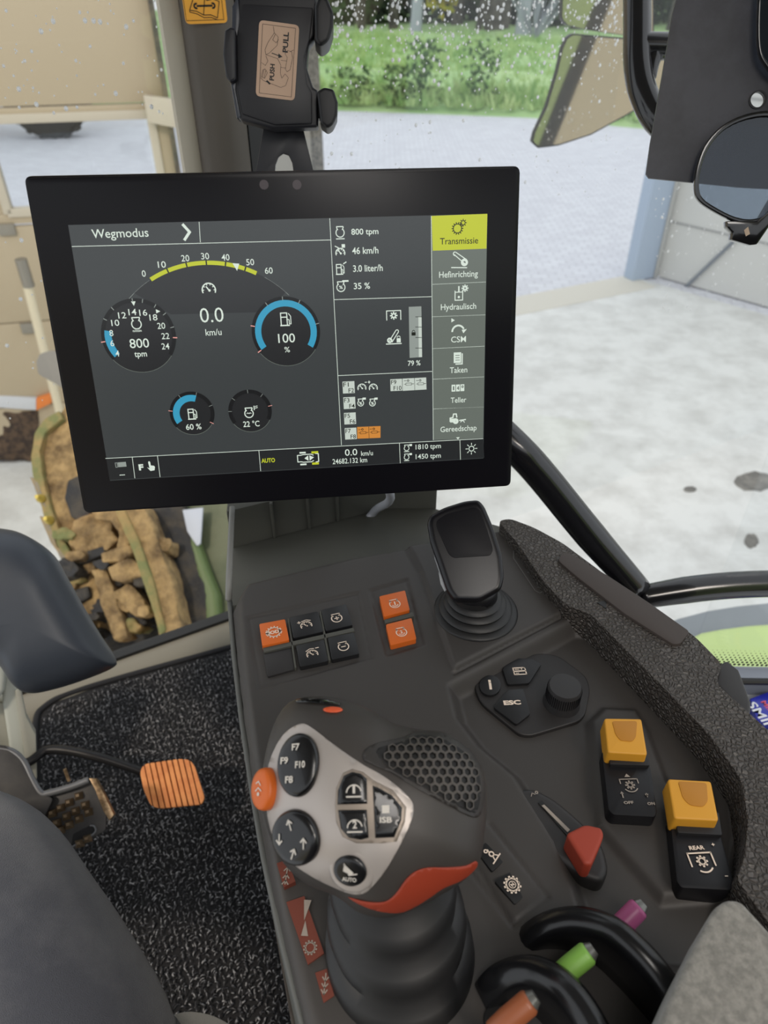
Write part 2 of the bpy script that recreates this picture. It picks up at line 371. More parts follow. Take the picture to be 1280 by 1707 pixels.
# opening: left jamb, right post, tracks and right wall
def wallbox(name, p0, p1, z0, z1, th, m, **kw):
    a = V(p0); b = V(p1); d = (b-a).normalized(); n = V((d.y, -d.x, 0))*th
    return obj(name, MB().prism([V((q.x, q.y, z1)) for q in (a, b, b+n, a+n)], [V((q.x, q.y, z0)) for q in (a, b, b+n, a+n)]), m, **kw)
GRV = mat('pebble_render', (128, 126, 120), 0.9, rgb2=(80, 80, 78), scale=60, detail=2, thr=(.45, .55), bump=('noise', 60, .6, .01))
wallbox('trim_2', A-td*0.17, A, 0, 5, -0.2, GRV, kind='structure')
wallbox('wall_corner', LE, A-td*0.17, 0, 5, 0.06, mat('wall_grey', (150, 146, 138), .8), kind='structure')
B0 = hit_line(1072, T0, td); B1 = hit_line(1112, T0, td)
wallbox('trim_3', B0, B1, 0, 5, 0.16, BLU, kind='structure', bevel=0.01)
B2 = B1+rw*0.10
wallbox('trim_4', B1, B2, 0, 5, 0.05, TRK, kind='structure')
FT = Frame(B2, rw, (0, 0, 1))
wallbox('trim_5', B2+V((.0, -.02, 0)), B2+rw*0.05, 0, 5, 0.09, mat('galvanised', (170, 172, 170), .35, metal=.6), kind='structure')
W0 = B2+rw*0.05
wallbox('wall_right', W0, W0+rw*7, 0, 5, -0.2, WHT, kind='structure')
for k, z in enumerate((0.62, 1.25, 1.9, 2.6)):
    wallbox('panel_joint', W0+nin*0.003, W0+rw*7, z, z+0.018, 0.012, mat('joint_grey', (150, 152, 152), .6), kind='structure')
fr = Frame(W0, rw, (0, 0, 1)); 
sgn = 1 if fr.z.dot(CAM-W0) > 0 else -1
ua = fr.uv(1140, 482); ub = fr.uv(1222, 404)
obj('brace_rod', MB().tube([fr.p(ua[0], ua[1], .03*sgn), fr.p(ub[0]+.4*(ub[0]-ua[0]), ub[1]+.4*(ub[1]-ua[1]), .03*sgn)], .02, 8, smooth=False), mat('rod_grey', (110, 118, 128), .4), label='thin diagonal brace rod across the white shed wall', cat='rod')

# left sectional door with its window
def duv(px, py): return LD.uv(px, py)
wt = duv(262, 188)[1]; wb = duv(60, 354)[1]; wl = duv(8, 340)[0]; wr = duv(266, 270)[0]
door = thing('door_1', None, None, LD.p(-2, 0, 0)); door['kind'] = 'structure'
def panel(u0, u1, v0, v1, nm='panel', m=SEC, w0=-.04, w1=0, bv=.006): 
    mb = MB().prism([LD.p(u, v, w1) for u, v in ((u0, v0), (u1, v0), (u1, v1), (u0, v1))], [LD.p(u, v, w0) for u, v in ((u0, v0), (u1, v0), (u1, v1), (u0, v1))]); return obj(nm, mb, m, door, bevel=bv)
ud = duv(283, 220)[0]
seam_t = duv(100, 175)[1]; hgt = 0.62
v = seam_t
while v < 4.4: panel(-4, ud, v, v+hgt-.006); v += hgt
seam_b = duv(60, 372)[1]
panel(-4, ud, wt, seam_t-.006, w1=0); panel(-4, ud, seam_b, wb); panel(wr, ud, wb, wt); panel(-4, wl, wb, wt)
v = seam_b-.006
while v > 0.05: panel(-4, ud, max(v-hgt, 0.02), v-.006); v -= hgt
for (a, b, c, d_) in ((wl, wr, wt-.03, wt+.02), (wl, wr, wb-.02, wb+.03), (wl-.02, wl+.03, wb, wt), (wr-.03, wr+.02, wb, wt)): panel(a, b, c, d_, 'window_frame', SECF, -.05, .015, .004)
GL = bpy.data.materials.new('clear_pane'); GL.use_nodes = True; N = GL.node_tree.nodes; N.clear(); L = GL.node_tree.links
tr = N.new('ShaderNodeBsdfTransparent'); tr.inputs[0].default_value = (.985, .99, .99, 1); gl = N.new('ShaderNodeBsdfGlossy'); gl.inputs['Roughness'].default_value = .02
mx = N.new('ShaderNodeMixShader'); mx.inputs[0].default_value = .035; ou = N.new('ShaderNodeOutputMaterial')
L.new(tr.outputs[0], mx.inputs[1]); L.new(gl.outputs[0], mx.inputs[2]); L.new(mx.outputs[0], ou.inputs[0])
panel(wl, wr, wb, wt, 'pane', GL, -.022, -.018, 0)
for (x, y) in ((49, 546), (12, 382)):
    a = duv(x, y); panel(a[0]-.05, a[0]+.05, a[1]-.035, a[1]+.035, 'hinge', mat('hinge_grey', (150, 146, 136), .4, metal=.5), 0, .02, .004)
# door guide rail with roller bracket
rail = thing('guide_rail', 'grey steel door guide rail with roller bracket beside the beige door', 'rail', LD.p(ud, 0, 0))
mb = MB(); mb.prism([LD.p(u, 4.5, w_) for u, w_ in ((ud, 0.0), (uR-.01, 0.0), (uR-.01, .07), (ud, .07))], [LD.p(u, 0, w_) for u, w_ in ((ud, 0), (uR-.01, 0), (uR-.01, .07), (ud, .07))])
obj('rail', mb, TRK, rail)
a = duv(277, 182)
obj('roller_bracket', MB().prism([LD.p(a[0]+p[0], a[1]+p[1], .12) for p in ((-.11, -.05), (.07, -.09), (.09, .06), (-.11, .09))], [LD.p(a[0]+p[0], a[1]+p[1], .06) for p in ((-.11, -.05), (.07, -.09), (.09, .06), (-.11, .09))]), SECF, rail, bevel=.01)
# pole leaning at the door, barrier beam and brown bin
a, b = LD.uv(37, 440, .25), LD.uv(92, 690, .25)
pole = thing('strip_light_pole', 'pale upright pole in front of the beige door', 'pole', LD.p(b[0], 0, .25))
obj('pole', MB().tube([LD.p(a[0], a[1], .25), LD.p(b[0]+.01, 0.0, .25)], .03, 10, smooth=False), mat('pole_cream', (222, 212, 184), .5), pole)
obj('end_cap', MB().tube([LD.p(a[0], a[1]-.14, .25), LD.p(a[0], a[1]+.03, .25)], .036, 10, smooth=False), mat('hinge_grey', (150, 146, 136)), pole)
def ground_box(pxs, z0, z1, nm, m, parent=None, **kw):
    t = [g(*q, z1) for q in pxs]; return obj(nm, MB().prism(t, [V((q.x, q.y, z0)) for q in t]), m, parent, **kw)
bm_ = thing('barrier_beam', 'white beam with an orange end lying on the brown bin', 'beam', g(40, 690, .75))
f2 = facing(40, 670, 5.2, (0.1, -1, .15))
slab('beam', f2, [(-60, 655), (60, 664), (60, 684), (-60, 676)], .05, -.1, mat('beam_white', (205, 208, 212), .5), bm_, bevel=.006)
slab('beam_end', f2, [(60, 664), (84, 657), (86, 672), (60, 685)], .05, -.1, mat('beam_orange', (226, 130, 60), .5), bm_, bevel=.006)
slab('brown_bin', f2, [(-60, 682), (64, 686), (64, 772), (-60, 762)], .02, -.6, mat('rough_brown', (96, 78, 62), .95, rgb2=(58, 48, 42), scale=20), bevel=.02, lump=(.02, 8, 5), label='rough brown earth-filled bin standing under the white beam', cat='bin')
# tractor out in the yard behind the door window
tb = g(85, 233, -0.02); TY = mat('tyre', (48, 50, 52), .9); TG = mat('tractor_green', (46, 110, 50), .5); TR = mat('rim_yellow', (214, 206, 80), .5)
tr_ = thing('tractor', 'green tractor with yellow rims parked in the yard beyond the door window', 'tractor', tb)
for (dx, r, wd) in ((0.0, .85, .5), (-2.6, .62, .4)):
    c = tb+V((dx, .3, r)); wv = V((.25, -1, 0)).normalized()
    ty = obj('tyre', MB().revolve(c-wv*wd/2, wv, [(r*.55, 0), (r*.9, 0), (r, wd*.15), (r, wd*.85), (r*.9, wd), (r*.55, wd)], 32), TY, tr_)
    mb = MB()
    for k in range(20):
        t = k*math.pi/10; q = c+V((math.cos(t)*r, 0, math.sin(t)*r)); mb.box(q, .06, wd*.9, .1, (math.cos(t), 0, math.sin(t)), (.25, -1, 0))
    obj('tread', mb, TY, ty); obj('rim', MB().revolve(c-wv*wd*.45, wv, [(r*.1, 0.05), (r*.5, .02), (r*.56, .1), (r*.56, wd*.95), (r*.2, wd*.8)], 28), TR, tr_)
obj('hood', MB().box(tb+V((-1.6, .6, 1.45)), 2.6, .9, .8), TG, tr_, bevel=.1)
obj('tractor_cab', MB().box(tb+V((.3, .6, 2.3)), 1.5, 1.3, 1.5), TG, tr_, bevel=.12)
obj('chassis', MB().box(tb+V((-1.2, .6, .85)), 3, .5, .5), TY, tr_, bevel=.05)

# ================================================================ cab shell
CABX = V((0.882, 0.470, 0)).normalized(); CABY = V((-CABX.y, CABX.x, 0))
S1 = atz(380, 1050, 2.0)
FW = Frame(S1, CABX, (0, 0, 1))
CG = mat('cab_grey_plastic', (128, 124, 112), 0.6, bump=('noise', 1500, .1, .0005))
CGL = mat('cab_pale_plastic', (170, 174, 166), 0.5)
PILM = mat('pillar_taupe', (86, 80, 73), 0.7, bump=('noise', 900, .15, .0006))
# floor, roof lining and rear wall of the cab
q = [FW.p(-1.0, 0, -.05), FW.p(.40, 0, -.05), FW.p(.40, 0, 1.5), FW.p(-1.0, 0, 1.5)]
obj('cab_floor', MB().prism([V((p.x, p.y, 1.985)) for p in q], [V((p.x, p.y, 1.86)) for p in q]), CG, kind='structure', label='grey plastic floor pan of the cab under the mat')
q = [FW.p(-1.0, 0, .02), FW.p(.75, 0, .02), FW.p(.42, 0, 1.6), FW.p(-1.0, 0, 1.6)]
obj('ceiling', MB().prism([V((p.x, p.y, 3.62)) for p in q], [V((p.x, p.y, 3.55)) for p in q]), mat('roof_lining', (120, 116, 108), .9), kind='structure', bevel=.02)
q = [FW.p(-1.0, 0, 1.52), FW.p(.33, 0, 1.52), FW.p(.33, 0, 1.57), FW.p(-1.0, 0, 1.57)]
obj('wall_back', MB().prism([V((p.x, p.y, 3.1)) for p in q], [V((p.x, p.y, 1.99)) for p in q]), mat('back_lining', (70, 68, 66), .9), kind='structure')
# windscreen sill
def strip(F, pts, w0, w1, nm, m, **kw): return obj(nm, MB().prism([F.p(u, v, w1) for u, v in pts], [F.p(u, v, w0) for u, v in pts]), m, **kw)
obj('trim_6', MB().loft([[FW.p(u, v, w_) for v, w_ in ((-.03, -.03), (.012, -.03), (.02, -.01), (.016, .012), (-.01, .042), (-.03, .05))] for u in (-.95, -.3, .1, .40)]), CG, kind='structure', smooth=60)
strip(FW, [(-.95, .016), (.4, .016), (.4, .026), (-.95, .026)], -.022, -.002, 'window_seal', RUB, kind='structure')
# windscreen with raindrops
ws = thing('window_1', None, None, FW.p(0, .02, -.012)); ws['kind'] = 'structure'
obj('pane', MB().prism([FW.p(u, v, -.009) for u, v in ((-.98, .02), (2.2, .02), (2.2, 1.5), (-.98, 1.5))], [FW.p(u, v, -.015) for u, v in ((-.98, .02), (2.2, .02), (2.2, 1.5), (-.98, 1.5))]), GL, ws)
DROP = bpy.data.materials.new('rain_drop'); DROP.use_nodes = True; N = DROP.node_tree.nodes; N.clear(); L = DROP.node_tree.links
tr = N.new('ShaderNodeBsdfTranslucent'); tr.inputs[0].default_value = (1, 1, 1, 1); gl = N.new('ShaderNodeBsdfDiffuse'); gl.inputs[0].default_value = (.95, .97, 1, 1); mx = N.new('ShaderNodeMixShader'); mx.inputs[0].default_value = .3; ou = N.new('ShaderNodeOutputMaterial')
L.new(tr.outputs[0], mx.inputs[1]); L.new(gl.outputs[0], mx.inputs[2]); L.new(mx.outputs[0], ou.inputs[0])
mb = MB()
def drop(F, u, v, r, w_):
    rr = [[F.p(u+math.cos(k*math.pi/4)*r*a, v+math.sin(k*math.pi/4)*r*a*1.2, w_-r*b) for k in range(8)] for a, b in ((1, 0), (.8, .35), (.35, .55))]
    mb.loft(rr, 0, cap=True)
for i in range(1250):
    if i < 760: px, py = random.uniform(530, 1075), random.uniform(-10, 195)*random.uniform(.25, 1)
    elif i < 860: px, py = random.uniform(540, 1050), random.uniform(180, 330)
    elif i < 1010: px, py = random.uniform(1090, 1280), random.uniform(295, 520)
    elif i < 1090: px, py = random.uniform(0, 290), random.uniform(0, 190)
    elif i < 1235: continue
    else: px, py = random.uniform(0, 100), random.uniform(400, 700)
    u, v = FW.uv(px, py, -.016); drop(FW, u, v, random.choice((.0008, .001, .0013, .0016, .0024, .0009, .0011)), -.0152)
obj('raindrops', mb, DROP, ws, kind='stuff', smooth=180, label='white raindrops spread over the upper windscreen')
# front pillar
u0, v0 = FW.uv(294, 10); u1, v1 = FW.uv(386, 10); vb = .0
pil = thing('trim_7', None, None, FW.p((u0+u1)/2, 0, 0)); pil['kind'] = 'structure'
obj('pillar_cover', MB().loft([[FW.p(u0+(u1-u0)*a, v, w_) for a, w_ in ((0, -.01), (0.02, .012), (.12, .03), (.5, .04), (.86, .034), (1, .01), (1, -.01))] for v in (0, .5, 1.0, 1.5)]), PILM, pil, smooth=60)
obj('pillar_edge', MB().loft([[FW.p(u0+a, v, w_) for a, w_ in ((-.019, -.012), (-.019, .002), (-.008, .008), (.002, .006), (.002, -.012))] for v in (0, .75, 1.5)]), mat('edge_pale', (176, 170, 156), .5), pil, smooth=60)
obj('pillar_seal', MB().prism([FW.p(a, 1.5, w_) for a, w_ in ((u1, -.02), (u1, .015), (u1+.022, .012), (u1+.022, -.02))], [FW.p(a, 0, w_) for a, w_ in ((u1, -.02), (u1, .015), (u1+.022, .012), (u1+.022, -.02))]), RUB, pil)
# orange service sticker on the pillar
a = FW.uv(340, 10, .0415)
st = thing('sticker', 'orange-yellow sticker with book and wrench symbol on the grey pillar', 'sticker', FW.p(a[0], a[1]-.03, .0415))
SF = Frame(FW.p(a[0], a[1], .0415), CABX, (0, 0, 1))
cx0, cy0 = SF.uv(299, -30); cx1, cy1 = SF.uv(379, 38); cx0, cy0 = SF.uv(299, -38)
pl = rnd([(cx0, cy1), (cx1, cy1), (cx1, cy0), (cx0, cy0)], .005)
obj('label_sheet', MB().prism([SF.p(q[0], q[1], .0012) for q in pl], [SF.p(q[0], q[1], -.0005) for q in pl]), mat('sticker_orange', (232, 164, 50), .5), st)
ik = Ink(lambda u, v, w_: SF.p(u, v, w_+.0014), lambda px, py: SF.uv(px, py), (cx1-cx0)/80)
ik.at(339, 14); ik.line([(-36, 40), (-36, -18), (36, -18), (36, 40)], .8)
ik.line([(-27, -2), (-14, -4), (-2, -10), (12, -10), (24, -15), (31, 10), (20, 14), (8, 12), (2, 16), (-8, 14), (-16, 18), (-27, -2)], 1.3); ik.line([(-2, -10), (4, 15)], 1.2); ik.line([(-27, -2), (-27, -5), (-14, -8), (-2, -14), (12, -14), (24, -18)], 1.2)
ik.line([(-12, 4), (16, 4)], 3); ik.arc(-14, 4, 2, 5, 60, 300); ik.arc(18, 4, 2, 5, -120, 120)
ik.done('symbol', BLK, st)
# right window: sill strips, seal, frit, pane, shelf
ZS = 2.30; ra = atz(1150, 1116, ZS); rb = atz(1290, 1120, ZS); rx = (rb-ra).normalized(); FR = Frame(ra, rx, (0, 0, 1))
obj('trim_8', MB().prism([atz(x, y, ZS) for x, y in ((1120, 1108), (1400, 1112), (1400, 1134), (1120, 1130))], [atz(x, y, ZS)-V((0, 0, .05)) for x, y in ((1120, 1108), (1400, 1112), (1400, 1134), (1120, 1130))]), mat('sill_bluegrey', (132, 138, 150), .35), kind='structure', bevel=.003)
obj('window_seal', MB().tube([atz(1120, 1134, ZS-.002), atz(1400, 1138, ZS-.002)], .0042, 8), RUB, kind='structure')
w2 = thing('window_2', None, None, FR.p(.3, 0, 0)); w2['kind'] = 'structure'
obj('pane', MB().prism([FR.p(u, v, -.008) for u, v in ((.0, 0), (.6, 0), (.6, .9), (.0, .9))], [FR.p(u, v, -.012) for u, v in ((.0, 0), (.6, 0), (.6, .9), (.0, .9))]), GL, w2)
mb = MB(); FRT = mat('frit_black', (16, 18, 16), .4)
for j in range(7):
    r = .0021*(1-j*.13)
    for i in range(110):
        u = .0+i*.0056+(.0028 if j % 2 else 0); v = .0035+j*.0042; mb.poly([FR.p(u+r*math.cos(k*math.pi/3), v+r*math.sin(k*math.pi/3), -.0072) for k in range(6)])
obj('frit_dots', mb, FRT, w2, kind='stuff')
SHW = mat('white_tray', (196, 198, 200), .5)
tray = thing('side_tray', 'white side tray with a rivet beside the armrest console', 'tray', atz(1300, 1200, 2.24))
slab('tray_panel', Frame((0, 0, 2.27), (1, 0, 0), (0, 1, 0)), [(1150, 1132), (1420, 1134), (1420, 1420), (1240, 1380)], 0, -.02, SHW, tray, bevel=.003)
obj('rivet', MB().revolve(atz(1252, 1152, 2.27), (0, 0, 1), [(.0045, 0), (.0045, .001), (.003, .003), (.001, .0035)], 16), mat('rivet_grey', (130, 130, 130), .3, metal=.7), tray)
FM2 = Frame((0, 0, 2.285), (1, 0, 0), (0, 1, 0))
mint = thing('mint_packet', 'blue mint packet with white letters on the white tray', 'packet', atz(1275, 1185, 2.2705))
slab('packet', FM2, [(1250, 1164), (1283, 1152), (1330, 1160), (1340, 1215), (1262, 1200)], 0, -.0145, mat('packet_blue', (42, 50, 170), .3), mint, bevel=.002)
ik = Ink(FM2.p, FM2.uv, .0009)
ik.mi = 0; ik.at(1265, 1188, 1, -74).text('SMINT', 62, 14, .02, cx=14); ik.mi = 1; ik.at(1279, 1178, 1, -74).text('MINTS', 34, 8, .02, cx=8)
ik.done('lettering', [mat('packet_white', (225, 228, 235), .4), mat('packet_pink', (224, 90, 110), .4)], mint)
# lime bodywork outside at the right
LIME = mat('lime_paint', (206, 228, 150), .35); TG2 = mat('fender_rubber', (140, 146, 152), .6)
H0 = Frame((0, 0, 1.78), (1, 0, 0), (0, 1, 0))
fen = thing('rear_fender', 'lime green fender with grey rubber edge outside the right window', 'fender', atz(1300, 1150, 1.3))
slab('rubber_edge', H0, [(1098, 1044), (1130, 1030), (1180, 1017), (1230, 1009), (1290, 1003), (1500, 1000), (1600, 1400), (1098, 1400)], -.06, -.10, TG2, fen, bevel=.008)
H1 = Frame((0, 0, 1.80), (1, 0, 0), (0, 1, 0))
slab('fender_shell', H1, [(1150, 1060), (1168, 1051), (1200, 1045), (1245, 1039), (1290, 1036), (1500, 1036), (1600, 1400), (1140, 1400)], -.0, -.05, LIME, fen, bevel=.02, seg=4)
slab('fender_stay', Frame((0, 0, 1.7), (1, 0, 0), (0, 1, 0)), [(1220, 1060), (1500, 1060), (1500, 1300), (1220, 1300)], 0, -1.7, TG2, fen)

# ================================================================ phone holder
PF = facing(465, 110, .60, (0.06, -.95, .30), math.radians(-3))
BR = mat('bracket_black', (24, 24, 30), .45)
br = thing('holder_bracket', 'black trapezoid bracket with arched slot rising behind the screen', 'bracket', PF.px(475, 300, -.03))
mb = MB()
out = [PF.uv(*q, -.03) for q in ((443, 190), (500, 192), (526, 300), (424, 300))]
arch = [PF.uv(*q, -.03) for q in ((457, 300), (459, 275), (464, 262), (472, 256), (481, 259), (487, 272), (491, 300))]
ol = [out[0], out[1], out[2]]+arch[::-1]+[out[3]]
obj('plate', MB().prism([PF.p(*q, -.03) for q in ol], [PF.p(*q, -.034) for q in ol]), BR, br, bevel=.0008)
slab('foot', PF, [(420, 296), (530, 296), (530, 340), (420, 340)], -.03, -.045, BR, br, bevel=.002)
ph = thing('phone_holder', 'black phone holder with pull and push sticker above the screen', 'phone holder', PF.px(465, 210, -.01))
slab('body', PF, [(398, -12), (528, -8), (524, 60), (514, 75), (511, 112), (522, 146), (530, 150), (530, 212), (455, 214), (400, 200), (391, 160), (388, 60)], 0, -.022, BR, ph, bevel=.004, seg=3)
slab('raised_face', PF, [(404, 6), (522, 12), (516, 66), (507, 96), (512, 140), (520, 154), (520, 206), (458, 208), (404, 190), (396, 150), (394, 60)], .003, 0, BR, ph, bevel=.002)
slab('side_rail', PF, [(386, 10), (397, -8), (400, 30), (393, 150), (402, 196), (394, 198), (384, 140)], .001, -.02, mat('holder_bluegrey', (52, 56, 66), .35), ph, bevel=.002)
slab('jaw', PF, [(374, 50), (384, 44), (392, 48), (393, 132), (384, 138), (376, 128), (371, 90)], .010, -.024, BR, ph, bevel=.004, seg=3)
for pts in ([(532, -12), (546, -4), (556, 20), (555, 45), (548, 68), (534, 78), (524, 66), (524, 10)], [(528, 152), (540, 145), (556, 148), (563, 170), (562, 192), (555, 208), (546, 214), (534, 205)]):
    slab('finger', PF, pts, .018, -.02, BLK, ph, bevel=.006, seg=4)
for pts in ([(514, 20), (536, 20), (536, 62), (514, 62)], [(516, 156), (540, 156), (540, 198), (516, 198)]): slab('arm', PF, pts, -.004, -.018, BLK, ph, bevel=.002)
stp = [(432, 33), (499, 42), (491, 168), (426, 160)]
stk = slab('sticker_sheet', PF, stp, .0036, .003, mat('sticker_beige', (196, 164, 140), .6), ph, r=.004)
def sk(x, y): return (x, y)
SU = PF.uv(432, 33, .0036); e1 = V(PF.uv(499, 42, .0036))-V(SU); e2 = V(PF.uv(426, 160, .0036))-V(SU)
class SInk(Ink):
    def q(s, a, b):     # a along the short side (0..67), b down the long side (0..128)
        p = V(SU)+e1*(a/67)+e2*(b/128); return s.surf(p.x, p.y, .0038)
ik = SInk(PF.p, PF.uv, 1)
ik.line([(6, 6), (61, 6), (61, 122), (6, 122), (6, 6)], .6)
for ln in ([(24, 8), (26, 18), (16, 36), (12, 48), (14, 56), (34, 60), (40, 70), (40, 84)], [(26, 18), (33, 24), (32, 38), (20, 52), (14, 56)], [(28, 20), (24, 30), (30, 34), (34, 28)], [(40, 62), (50, 62)], [(40, 74), (49, 74)], [(50, 56), (46, 50), (50, 44), (57, 46), (59, 56), (56, 76), (51, 80), (48, 76), (50, 56)], [(54, 46), (60, 42)],
           [(40, 84), (43, 92), (48, 84), (54, 90), (50, 104), (42, 108), (12, 100), (7, 96)], [(7, 70), (14, 74), (18, 66), (14, 58)], [(10, 82), (8, 94), (14, 96), (18, 86), (14, 80), (10, 82)], [(12, 82), (10, 94)], [(15, 83), (13, 95)]): ik.line(ln, .55)
ik.mi = 0
def stext(t, c, b0, b1, wd, bold=.03):   # reads upwards
    vs, fs = glyphs(t, bold); xs = [v[0] for v in vs]; ys = [v[1] for v in vs]; x0, x1, y0, y1 = min(xs), max(xs), min(ys), max(ys)
    ik.mb.add([ik.q(c+wd/2-wd*(y-y0)/(y1-y0), b1-(b1-b0)*(x-x0)/(x1-x0)) for x, y in vs], [f[::-1] for f in fs], 0)
stext('PULL', 46, 14, 48, 9); stext('PUSH', 26, 70, 98, 8)
for f in ('PULL', 'PUSH'): pass
ik.line([(24, 52), (36, 55)], 1.4); ik.poly([(35, 51), (35, 59), (42, 56)]); ik.line([(18, 100), (23, 104)], 3)
ik.done('print', BLK, stk)

# ================================================================ exterior mirror, grab tubes, device plate, sunglasses
MF = facing(980, 120, 1.75, (0.0, -1, .045))
mir = thing('exterior_mirror', 'exterior mirror hanging at the front seen through the wet windscreen', 'mirror', MF.px(1000, 240, 0))
MIRR = mat('mirror_glass', (214, 210, 200), .03, metal=1.0)
mo1 = [(945, 62), (955, 56), (1000, 60), (1080, 66), (1130, 70), (1130, 120), (1100, 160), (1045, 192), (985, 225), (930, 243), (896, 247), (886, 238), (890, 222), (910, 180), (928, 120), (937, 80)]
mo2 = [(938, -40), (1090, -40), (1090, 64), (1040, 59), (980, 50), (944, 42), (935, 30)]
for nm, mo in (('wide_glass', mo1), ('main_glass', mo2)):
    c = V((sum(p[0] for p in mo)/len(mo), sum(p[1] for p in mo)/len(mo)))
    slab('housing', MF, mo, -.001, -.03, BLK, mir, r=.004)
    slab(nm, MF, [tuple(c+(V(p)-c)*.972) for p in mo], .0006, -.001, MIRR, mir, r=.004)
obj('mirror_arm', MB().tube([MF.px(1060, -60, -.05), MF.px(1060, 120, -.04)], .014, 10), BLK, mir)
def tb_(pts, t): return [dep(x, y, t_) for (x, y), t_ in zip(pts, t if hasattr(t, '__len__') else [t]*len(pts))]
gt = thing('grab_handle', 'black curved tube handle hanging behind the black plate', 'handle', dep(1100, 240, .78))
obj('tube', MB().tube(tb_([(1062, -60), (1062, 40), (1063, 110), (1074, 160), (1100, 205), (1150, 235)], .78), .0148, 16), TUB, gt, smooth=180)
obj('branch', MB().tube(tb_([(1066, 76), (1150, 78)], .78), .0135, 14, smooth=False), TUB, gt, smooth=60)
obj('weld_fillet', MB().tube(tb_([(1084, 130), (1090, 95), (1112, 84)], .78), [.006, .009, .004], 10), TUB, gt, smooth=180)
hr = thing('handrail', 'black tubular handrail passing behind the armrest console', 'handrail', dep(1075, 985, .78))
obj('rail', MB().tube(tb_([(800, 690), (862, 748), (905, 795), (985, 893), (1064, 982)], [.72, .72, .73, .75, .77]), [.0165]*4+[.0135], 16), TUB, hr, smooth=180)
obj('cross_rail', MB().tube(tb_([(1066, 996), (1140, 984), (1215, 976), (1300, 973), (1400, 975)], .77), [.0125, .0145, .0145, .0145, .0145], 16), TUB, hr, smooth=180)
obj('weld_bead', MB().tube(tb_([(1080, 972), (1068, 984), (1062, 998)], .765), .0035, 8), TUB, hr)
DP = facing(1190, 150, .58, (-.15, -.93, .33))
dpl = [(1130, -8), (1138, -6), (1400, -20), (1400, 330), (1290, 315), (1230, 312), (1082, 297), (1077, 290), (1084, 240), (1105, 120), (1122, 20)]
LH = [(1263-12*math.sin(t), 166-13*math.cos(t)) for t in [k*math.pi/12 for k in range(13)]]; RH = [(1263+12*math.sin(t), 166-13*math.cos(t)) for t in [k*math.pi/12 for k in range(13)]]
left = LH+[(1263, 314), (1230, 312), (1082, 297), (1077, 290), (1084, 240), (1105, 120), (1122, 20), (1130, -8), (1138, -6), (1263, -13)]
right = RH+[(1263, 314), (1290, 315), (1400, 330), (1400, -20), (1263, -13)]
mb = MB()
for P in (left, right):
    n = len(P); T_ = [DP.px(*q, 0) for q in P]; B_ = [q-DP.z*.004 for q in T_]; mb.add(T_+B_, [tuple(range(n)), tuple(range(2*n-1, n-1, -1))]+[(i, i+n, (i+1) % n+n, (i+1) % n) for i in range(n) if not (abs(P[i][0]-1263) < .01 and abs(P[(i+1) % n][0]-1263) < .01)])
obj('device_plate', mb, mat('plate_black', (36, 36, 43), .45, rgb2=(52, 52, 60), scale=22, detail=6), smooth=20, label='flat matt black plate hanging at upper right with a round hole', cat='plate')
ho = DP.px(1263, 166, .0005)
obj('eyelet', MB().loft([[ho+DP.x*math.cos(k*math.pi/12)*r_+DP.y*math.sin(k*math.pi/12)*r_+DP.z*h_ for k in range(24)] for r_, h_ in ((.0056, -.004), (.0056, .0006), (.0068, .0006), (.0068, -.0005))], cap=False), BLK, label='round mounting eyelet in the black plate above the sunglasses', cat='eyelet')
# sunglasses hooked on the plate
GF = Frame(DP.px(1230, 280, .012), DP.x, DP.y)
sg = thing('sunglasses', 'black framed sunglasses hooked on the flat black plate', 'sunglasses', GF.px(1230, 380))
lens = [(1156, 318), (1158, 285), (1172, 245), (1200, 212), (1240, 192), (1285, 186), (1330, 200), (1335, 260), (1310, 320), (1280, 362), (1255, 374), (1222, 370), (1185, 352), (1163, 336)]
lp = [V(GF.uv(*p)) for p in sm([V(p) for p in lens], 4)]
inner = grow(lp, .90)
mb = MB(); n = len(lp)
A_ = [GF.p(*q, .004) for q in lp]; B_ = [GF.p(*q, .004) for q in inner]; C_ = [GF.p(*q, -.002) for q in lp]; D_ = [GF.p(*q, -.002) for q in inner]
mb.add(A_+B_+C_+D_, [f for i in range(n) for j in [(i+1) % n] for f in ((i, j, n+j, n+i), (2*n+i, 3*n+i, 3*n+j, 2*n+j), (i, 2*n+i, 2*n+j, j), (n+i, n+j, 3*n+j, 3*n+i))])
rim = obj('rim', mb, GLOSS, sg, bevel=.001, smooth=50)
LENS = bpy.data.materials.new('tinted_lens'); LENS.use_nodes = True; N = LENS.node_tree.nodes; N.clear(); L = LENS.node_tree.links
tr = N.new('ShaderNodeBsdfTransparent'); tr.inputs[0].default_value = (.52, .58, .66, 1); gl = N.new('ShaderNodeBsdfGlossy'); gl.inputs['Roughness'].default_value = .03; mx = N.new('ShaderNodeMixShader'); mx.inputs[0].default_value = .05; ou = N.new('ShaderNodeOutputMaterial')
L.new(tr.outputs[0], mx.inputs[1]); L.new(gl.outputs[0], mx.inputs[2]); L.new(mx.outputs[0], ou.inputs[0])
obj('lens', MB().prism([GF.p(*q, .0018) for q in inner], [GF.p(*q, .0002) for q in inner]), LENS, sg)
lens2 = [(1268, -30), (1290, -60), (1400, -60), (1400, 150), (1300, 130), (1274, 110), (1262, 80), (1262, 10)]
l2 = [V(GF.uv(*p)) for p in sm([V(p) for p in lens2], 4)]; i2 = grow(l2, .93); n = len(l2)
mb = MB(); A_ = [GF.p(*q, .004) for q in l2]; B_ = [GF.p(*q, .004) for q in i2]; C_ = [GF.p(*q, -.002) for q in l2]; D_ = [GF.p(*q, -.002) for q in i2]
